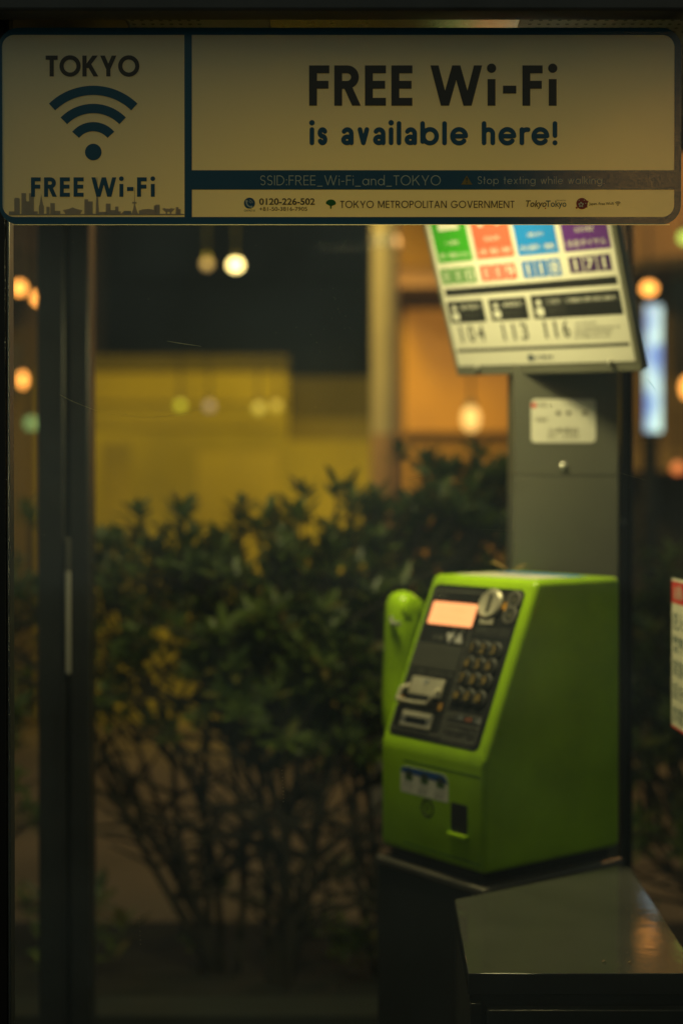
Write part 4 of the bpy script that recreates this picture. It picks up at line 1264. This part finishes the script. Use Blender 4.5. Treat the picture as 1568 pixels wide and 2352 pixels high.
def tuft(q, rg, c, up, n=9, ln=.055):
    a = up.cross(Vector((.3, .8, .1))).normalized(); b = up.cross(a)
    ph = rg.uniform(0, 6.28)
    for k in range(n):
        g = ph + 2.4 * k
        o_ = a * math.cos(g) + b * math.sin(g)
        lift = .25 + .9 * k / n
        d = (o_ + up * lift).normalized()
        l = ln * rg.uniform(.62, 1.1)
        leaf_blade(q, c - up * .012 * (n - k) / n * 2, d, (up - d * up.dot(d)).normalized(), l, l * rg.uniform(.26, .36), rg.uniform(-.1, .15))


def shrub(seed, x, y, top, half, label, low=.28, n_tufts=260, lean=0.0):
    rg = random.Random(seed)
    root = thing('shrub', (x, y, PLZ), label, 'shrub', 'shrubs of the hedge behind the booth')
    br, fo = MB(), MB()
    hgt = top - PLZ
    n_main = 8
    n_tufts = int(n_tufts * 1.28)
    tips = []
    for i in range(n_main):
        g = 2 * PI * i / n_main + rg.uniform(-.4, .4)
        spread = half * rg.uniform(.3, 1.0)
        e = Vector((x + lean * 1.15 + math.cos(g) * spread, y + math.sin(g) * spread * .55, PLZ + hgt * rg.uniform(.55, .8)))
        b0_ = Vector((x + rg.uniform(-.03, .03), y + rg.uniform(-.03, .03), PLZ - .05))
        m_ = b0_.lerp(e, .45) + Vector((rg.uniform(-.05, .05), rg.uniform(-.03, .03), hgt * rg.uniform(-.02, .08)))
        pth = smooth_path([b0_, m_, e], 5)
        br.tube(pth, [.0092 - .0055 * k / (len(pth) - 1) for k in range(len(pth))], 7)
        for j in range(12):
            t = rg.uniform(.22, 1)
            s0 = pth[int(t * (len(pth) - 1))]
            e2 = s0 + Vector((rg.uniform(-.27, .27), rg.uniform(-.14, .14), rg.uniform(.0, .22)))
            e2.z = min(e2.z, top - .03)
            mm = s0.lerp(e2, .5) + Vector((rg.uniform(-.03, .03), 0, rg.uniform(-.02, .03)))
            p2 = smooth_path([s0, mm, e2], 4)
            br.tube(p2, [.0052 - .0032 * k / (len(p2) - 1) for k in range(len(p2))], 5)
            tips.append(e2)
    clumps = [(rg.uniform(-.9, .9), rg.uniform(-.8, .8), rg.random() ** .8) for _ in range(24)]
    for k in range(n_tufts):
        cc = clumps[k % 24]
        while True:
            u_, v_, w_ = rg.gauss(cc[0], .28), rg.gauss(cc[1], .34), min(1, max(0, rg.gauss(cc[2], .13)))
            if u_ * u_ * .8 + v_ * v_ * .8 < 1.1: break
        zz = PLZ + hgt * (low + (1 - low) * w_) - .02
        edge = 1 - .35 * max(0, (w_ - .75) / .25)
        top_here = top - .06 * (math.sin(u_ * 5 + seed) * .5 + .5) - .05 * abs(u_)
        zz = min(zz, top_here - rg.random() * .03)
        c = Vector((x + lean * w_ + u_ * half * edge, y + v_ * half * .55 * edge, zz))
        if w_ < .30 and rg.random() < .30: continue
        up = Vector((u_ * .6 + rg.uniform(-.4, .4), v_ * .5 + rg.uniform(-.5, .2), .5 + w_ * .6 + rg.uniform(-.2, .3))).normalized()
        tuft(fo, rg, c, up, rg.randint(7, 10), rg.uniform(.040, .062))
        br.tube([c - up * .07 + Vector((-u_ * .03, 0, -.02)), c], [.0028, .0018], 4, False)
    for k in range(9):     # shoots that stand above the outline
        u_ = rg.uniform(-.9, .9)
        c = Vector((x + lean + u_ * half, y + rg.uniform(-.1, .1), top + rg.uniform(-.06, .045) - .05 * abs(u_)))
        tuft(fo, rg, c, Vector((rg.uniform(-.2, .2), 0, 1)).normalized(), 9, .058)
        if rg.random() < .5: tuft(fo, rg, c - Zv * .045, Vector((rg.uniform(-.3, .3), 0, 1)).normalized(), 8, .055)
        br.tube([c - Zv * .16, c], [.003, .002], 4, False)
    emit('branches', br, BARK, root, smooth=True)
    emit('foliage', fo, LEAF, root)
    return root


def smooth_path(p, n):
    out = []
    q = [p[0]] + list(p) + [p[-1]]
    for i in range(1, len(q) - 2):
        for k in range(n):
            t = k / n
            out.append(0.5 * (2 * q[i] + (q[i + 1] - q[i - 1]) * t + (2 * q[i - 1] - 5 * q[i] + 4 * q[i + 1] - q[i + 2]) * t * t + (3 * q[i] - q[i - 1] - 3 * q[i + 1] + q[i + 2]) * t ** 3))
    out.append(p[-1])
    return out


zpy = lambda py, d: P(784, py, d).z
shrub(11, -.86, 2.95, zpy(1165, 2.95), .26, 'dark shrub seen left of the grooved black post', n_tufts=200)
shrub(12, -.24, 2.88, zpy(1195, 2.88), .26, 'low shrub just right of the grooved black post, with a sparse foot', low=.55, n_tufts=225, lean=-.19)
shrub(13, -.13, 2.80, zpy(1160, 2.8), .26, 'bare stemmed shrub in the middle of the yellow wall', low=.52, n_tufts=250)
shrub(14, .10, 2.85, zpy(1085, 2.85), .24, 'taller shrub left of the payphone and below the lamp post', low=.46, n_tufts=290)
shrub(15, .36, 2.98, zpy(1010, 2.98), .24, 'tallest shrub beside the grey column and behind the payphone', low=.34, n_tufts=320)
shrub(16, .80, 3.0, zpy(1290, 3.0), .26, 'dark shrub seen right of the grey column', low=.3, n_tufts=240)

# planter that the hedge grows in
pl_ = thing('planter', (0, 2.85, 0), 'dark low concrete planter holding the hedge behind the booth', 'planter')
CONC = mat('dark_concrete', (.022, .024, .02), .85, noise=.25, nscale=5, bump=.3, bscale=50)
mb = MB(); mb.box((-1.5, 2.52, 0), (1.5, 2.62, PLZ - .0)); mb.box((-1.5, 3.22, 0), (1.5, 3.32, .30)); mb.box((-1.5, 2.6201, 0), (-1.4, 3.2199, PLZ)); mb.box((1.4, 2.6201, 0), (1.5, 3.2199, PLZ))
emit('wall', mb, CONC, pl_)
mb = MB(); mb.box((-1.3995, 2.6205, .1), (1.3995, 3.2195, PLZ - .04)); emit('soil', mb, mat('soil', (.013, .013, .011), .95, noise=.4, nscale=25, bump=.8, bscale=40), pl_)
rg = random.Random(77)
mb = MB()
for k in range(70):
    c = Vector((rg.uniform(-1.3, 1.3), rg.uniform(2.75, 3.2), PLZ - .04))
    for q_ in range(rg.randint(1, 2)):
        up = Vector((rg.uniform(-.4, .4), rg.uniform(-.4, .4), 1)).normalized()
        tuft(mb, rg, c + Zv * rg.uniform(.03, .13), up, rg.randint(5, 8), rg.uniform(.05, .085))
tag(emit('ground_cover', mb, LEAF), kind='stuff')

# ------------------------------------------------------------------ street behind the hedge
def facade_box(q, px0, px1, ytop, d, depth=1.0, ybot=None):
    x0_, x1_ = P(px0, 1176, d).x, P(px1, 1176, d).x
    q.box((x0_, d, 0 if ybot is None else P(784, ybot, d).z), (x1_, d + depth, P(784, ytop, d).z))


def panel(q, px0, px1, y0_, y1_, d, t=.03):
    q.box((P(px0, 0, d).x, d - t, P(784, y1_, d).z), (P(px1, 0, d).x, d - .001, P(784, y0_, d).z))


# yellow shop front
YW = mat('ochre_render', (.34, .285, .03), .8, noise=.30, nscale=.9, bump=.2, bscale=20)
YB = mat('ochre_board', (.36, .29, .03), .6, noise=.26, nscale=1.2)
shop = thing('shop_building', (P(450, 0, 9.2).x, 9.2, 0), 'low ochre shop front lit yellow behind the hedge', 'building')
mb = MB(); facade_box(mb, 60, 662, 852, 9.2, 3.0); facade_box(mb, 662.2, 875, 1012, 9.2, 3.0); emit('wall', mb, YW, shop)
mb = MB(); panel(mb, 150, 655, 852, 925, 9.2, .03); emit('signboard', mb, YB, shop)
mb = MB(); panel(mb, 150, 655, 926, 984, 9.2, .015); emit('fascia', mb, mat('ochre_fascia', (.29, .24, .03), .7, noise=.3, nscale=1.2), shop)
mb = MB(); panel(mb, 120, 662, 818, 851.5, 9.2, .05); emit('edge_fade', mb, mat('edge_fade_brown', (.085, .07, .03), .8, noise=.2), shop)  # added mid-tone strip, softens the lit wall's top edge against the dark
mb = MB(); facade_box(mb, 663, 872, 866, 9.6, 2.0, 962); emit('wall_fade', mb, mat('wall_fade_dim', (.085, .07, .04), .8, noise=.3, nscale=1.5), shop)  # dim step, light fading up the wall put into colour
mb = MB(); facade_box(mb, 663, 872, 961.5, 9.4, 2.0, 1012); emit('wall_fade', mb, mat('wall_fade_mid', (.17, .14, .05), .8, noise=.3, nscale=1.5), shop)  # middle step of the same painted fade down to the lit wall
mb = MB(); panel(mb, 236, 300, 1015, 1400, 9.2, .02); emit('pilaster', mb, mat('pilaster_ochre', (.27, .22, .03), .8, noise=.3, nscale=1.5), shop)
mb = MB(); panel(mb, 452, 640, 1040, 1400, 9.2, .02); emit('shutter', mb, mat('shutter_ochre', (.37, .30, .035), .7, noise=.2, nscale=1.2), shop)

# dark office block behind, unlit windows
OFF = mat('dark_facade', (.035, .038, .034), .7, noise=.2, nscale=.6)
off = thing('office_building', (0, 14, 0), 'tall unlit office block rising above the ochre shop front', 'building')
mb = MB(); facade_box(mb, -300, 1000, -1500, 14, 6.0); emit('wall', mb, OFF, off)
for i in range(4):
    for j in range(4):
        mb = MB(); panel(mb, 130 + 190 * i, 255 + 190 * i, 760 - 210 * j, 890 - 210 * j - 40, 14, .04)
        emit('window', mb, mat('dark_window', (.030, .034, .030), .6), off)
# orange shop
OW = mat('orange_wall', (.24, .125, .045), .8, noise=.15, nscale=2)
osh = thing('restaurant_building', (P(1060, 0, 8.6).x, 8.6, 0), 'restaurant front whose lit orange facade is a glowing panel, right of the lamp post', 'building')
mb = MB(); facade_box(mb, 895, 1330, 480, 8.6, 3.0); emit('wall', mb, OW, osh)
mb = MB(); panel(mb, 922, 1188, 700, 1000, 8.6, .05)
ow = emit('window', mb, mat('facade_panel_rim', (.15, .08, .03), .6), osh)  # glowing panel stands for the lit orange facade, no known window
FACADE_GLOW = bpy.data.materials.new('glowing_orange_facade'); FACADE_GLOW.use_nodes = True
_n = FACADE_GLOW.node_tree; _b = _n.nodes['Principled BSDF']; _b.inputs['Base Color'].default_value = (.3, .15, .05, 1)
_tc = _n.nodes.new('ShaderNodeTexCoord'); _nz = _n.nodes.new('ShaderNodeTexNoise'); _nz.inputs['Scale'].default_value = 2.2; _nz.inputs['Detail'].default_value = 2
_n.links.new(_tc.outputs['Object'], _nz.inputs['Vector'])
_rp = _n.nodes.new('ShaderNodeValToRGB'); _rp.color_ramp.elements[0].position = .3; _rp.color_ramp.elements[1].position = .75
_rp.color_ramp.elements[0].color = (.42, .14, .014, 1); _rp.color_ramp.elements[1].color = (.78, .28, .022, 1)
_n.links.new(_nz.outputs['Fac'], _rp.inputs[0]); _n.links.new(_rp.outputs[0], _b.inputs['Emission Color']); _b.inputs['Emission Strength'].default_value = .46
mb = MB(); panel(mb, 930, 1180, 710, 992, 8.548, .01); emit('pane', mb, FACADE_GLOW, ow)  # emission puts the facade's orange light into the panel
mb = MB(); x0_, x1_ = P(900, 0, 8.6).x, P(1320, 0, 8.6).x; za, zb_ = zpy(690, 8.6), zpy(610, 8.6)
mb.hexa([(x0_, 7.9, za - .02), (x1_, 7.9, za - .02), (x1_, 8.599, za - .02), (x0_, 8.599, za - .02)], [(x0_, 8.0, za + .03), (x1_, 8.0, za + .03), (x1_, 8.599, zb_), (x0_, 8.599, zb_)])
emit('awning', mb, mat('brown_awning', (.14, .07, .025), .8, noise=.2), osh)
# right hand brown building
BW_ = mat('brown_wall', (.20, .13, .06), .8, noise=.35, nscale=1.1)
rb = thing('brown_building', (P(1600, 0, 8).x, 8, 0), 'dim brown building at the right edge, behind the lit blue sign', 'building')
mb = MB(); facade_box(mb, 1345, 2300, 300, 8.0, 3.0); emit('wall', mb, BW_, rb)
mb = MB(); panel(mb, 1380, 2200, 1040, 1085, 8.0, .5); emit('ledge', mb, mat('ledge_brown', (.30, .19, .07), .7, noise=.2), rb)
mb = MB(); panel(mb, 1346, 2290, 1090, 1720, 8.0, .06); emit('dark_fill_panel', mb, mat('dark_fill_brown', (.018, .015, .010), .8, noise=.3, nscale=2), rb)  # added panel, puts the darkness below the ledge into colour
mb = MB(); panel(mb, 1540, 1700, 600, 860, 8.0, .06); emit('window', mb, mat('brown_window', (.05, .035, .02), .3), rb)
mb = MB(); x0_, x1_ = P(1400, 0, 7.98).x, P(2200, 0, 7.98).x
mb.hexa([(x0_, 7.3, zpy(660, 7.9)), (x1_, 7.3, zpy(560, 7.9)), (x1_, 7.999, zpy(560, 7.9)), (x0_, 7.999, zpy(660, 7.9))], [(x0_, 7.3, zpy(640, 7.9)), (x1_, 7.3, zpy(540, 7.9)), (x1_, 7.999, zpy(530, 7.9)), (x0_, 7.999, zpy(630, 7.9))])
emit('eave', mb, mat('eave_brown', (.09, .06, .03), .8), rb)
# left hand brown building
lb = thing('corner_building', (P(-100, 0, 9).x, 9, 0), 'dim brown building beyond the left side pane', 'building')
mb = MB(); facade_box(mb, -900, 55, 300, 8.8, 3.0); emit('wall', mb, mat('brown_wall_left', (.13, .09, .06), .8, noise=.35, nscale=1.3), lb)
mb = MB(); panel(mb, -400, 100, 600, 690, 8.8, .5); emit('canopy', mb, mat('canopy_dark', (.05, .04, .03), .8), lb)
mb = MB(); panel(mb, -120, 45, 790, 900, 8.8, .05); emit('window', mb, mat('left_window', (.10, .09, .10), .4), lb)

# utility pole
pp = P(884, 1176, 6.6)
pol = thing('utility_pole', (pp.x, 6.6, 0), 'pale utility pole left of the restaurant front', 'pole')
mb = MB(); mb.tube([(pp.x, 6.6, -.1), (pp.x, 6.6, 3), (pp.x, 6.6, 7)], [.068, .062, .055], 20); emit('shaft', mb, mat('pole_concrete', (.42, .36, .24), .8, noise=.1, nscale=3), pol, smooth=True)
mb = MB(); mb.tube([(pp.x, 6.6, .9), (pp.x, 6.6, 1.75)], [.0695, .0675], 20); emit('wrap', mb, mat('pole_wrap', (.34, .20, .10), .7), pol, smooth=True)
mb = MB(); mb.tube([(pp.x, 6.6, 2.62), (pp.x, 6.6, 2.66)], [.069, .069], 20); emit('band', mb, PALE, pol, smooth=True)

# lit sign at the right
sd = 6.2
sgn = thing('lit_sign', (P(1500, 0, sd).x, sd, 0), 'tall narrow blue and white lit sign at the right edge', 'sign')
mb = MB(); mb.box((P(1476, 0, sd).x, sd, P(0, 1000, sd).z), (P(1526, 0, sd).x, sd + .12, P(0, 690, sd).z)); emit('case', mb, FRAME2, sgn, bevel=.006)
SGM = bpy.data.materials.new('lit_sign_face'); SGM.use_nodes = True
_n = SGM.node_tree; _b = _n.nodes['Principled BSDF']
_tc = _n.nodes.new('ShaderNodeTexCoord'); _wv = _n.nodes.new('ShaderNodeTexNoise'); _wv.inputs['Scale'].default_value = 5.5; _wv.inputs['Detail'].default_value = 1
_n.links.new(_tc.outputs['Object'], _wv.inputs['Vector'])
_rp = _n.nodes.new('ShaderNodeValToRGB'); _rp.color_ramp.elements[0].position = .38; _rp.color_ramp.elements[1].position = .60
_rp.color_ramp.elements[0].color = (.03, .14, .48, 1); _rp.color_ramp.elements[1].color = (.50, .72, .66, 1)
_n.links.new(_wv.outputs['Fac'], _rp.inputs[0]); _n.links.new(_rp.outputs[0], _b.inputs['Emission Color']); _b.inputs['Emission Strength'].default_value = 1.6
mb = MB(); mb.box((P(1482, 0, sd).x, sd - .006, P(0, 992, sd).z), (P(1521, 0, sd).x, sd - .0005, P(0, 700, sd).z)); emit('face', mb, SGM, sgn)
mb = MB(); mb.tube([(P(1501, 0, sd).x, sd + .06, 0), (P(1501, 0, sd).x, sd + .06, P(0, 1003, sd).z)], .035, 10); emit('post', mb, FRAME2, sgn)


# lamps seen as soft discs
def lantern(px, py, d, r, col, stren, label, group=None, sc=(1, 1, 1), hang=.25):
    stren *= 1.5; r *= .80
    c = P(px, py, d)
    t = thing('street_lantern', c, label, 'lamp', group)
    q = MB(); q.sphere(c, r, 16, 10, sc)
    nm = 'glow_%d_%d' % (px, py)
    emit('globe', q, mat(nm, (.3, .25, .2), .4, emis=col, estr=stren), t, smooth=True)
    q = MB(); q.tube([c + Zv * r * sc[2] * .95, c + Zv * (r * sc[2] + .03)], [r * .6, r * .4], 10); q.tube([c + Zv * (r * sc[2] + .03), c + Zv * (r * sc[2] + hang)], .006, 6)
    emit('hanger', q, FRAME, t)
    return t
OR = (1.0, .36, .06); YE = (1.0, .74, .26)
GL = 'lamps glowing in the street'
lantern(541, 608, 7.5, .036, YE, 5.0, 'bright pale yellow lamp high above the ochre shop front', GL, (1.2, 1, 1))
lantern(475, 606, 8.0, .034, (1.0, .62, .22), .5, 'faint brown glow standing for a reflection, just left of the bright pale yellow lamp', GL)  # added globe that glows for the bright lamp's reflection
lantern(45, 661, 6.5, .036, OR, 3.0, 'orange lamp at the upper left beside the door stile', GL)
lantern(88, 685, 6.8, .034, OR, 3.2, 'orange lamp partly hidden by the grooved black post', GL)
lantern(52, 872, 6.5, .028, OR, 3.0, 'oval orange lamp lower down at the left edge', GL, (.8, 1, 1.6))
lantern(72, 972, 7.5, .040, (.45, .80, .25), .4, 'dull green lamp lowest at the left edge', GL)
lantern(1490, 662, 6.0, .034, OR, 2.8, 'orange lamp above the tall blue and white lit sign', GL, (1.2, 1, 1))
lantern(1572, 545, 7.5, .036, (.55, .85, .12), 1.2, 'lime green lamp at the upper right edge', GL)
lantern(1578, 890, 6.5, .036, OR, 2.0, 'orange lamp cut by the right edge beside the lit sign', GL, (1, 1, 1.8))
lantern(1556, 1075, 6.8, .036, (1.0, .22, .05), .7, 'red orange lamp low at the right edge', GL)
lantern(1081, 962, 6.8, .058, (1.0, .55, .14), 1.1, 'yellow orange lamp in front of the glowing restaurant facade', GL, (.9, 1, 1.3))
lantern(414, 931, 7.4, .030, (.75, .75, .02), .55, 'yellow green lamp in front of the ochre signboard', GL)
lantern(481, 933, 7.8, .034, (.75, .55, .40), .25, 'faint pinkish lamp right of the yellow green one', GL)
lantern(594, 938, 7.8, .036, (.95, .75, .08), .45, 'yellow lamp in front of the right end of the signboard', GL)
lantern(634, 934, 7.4, .034, (.95, .70, .05), .35, 'dim yellow lamp at the end of the signboard', GL)
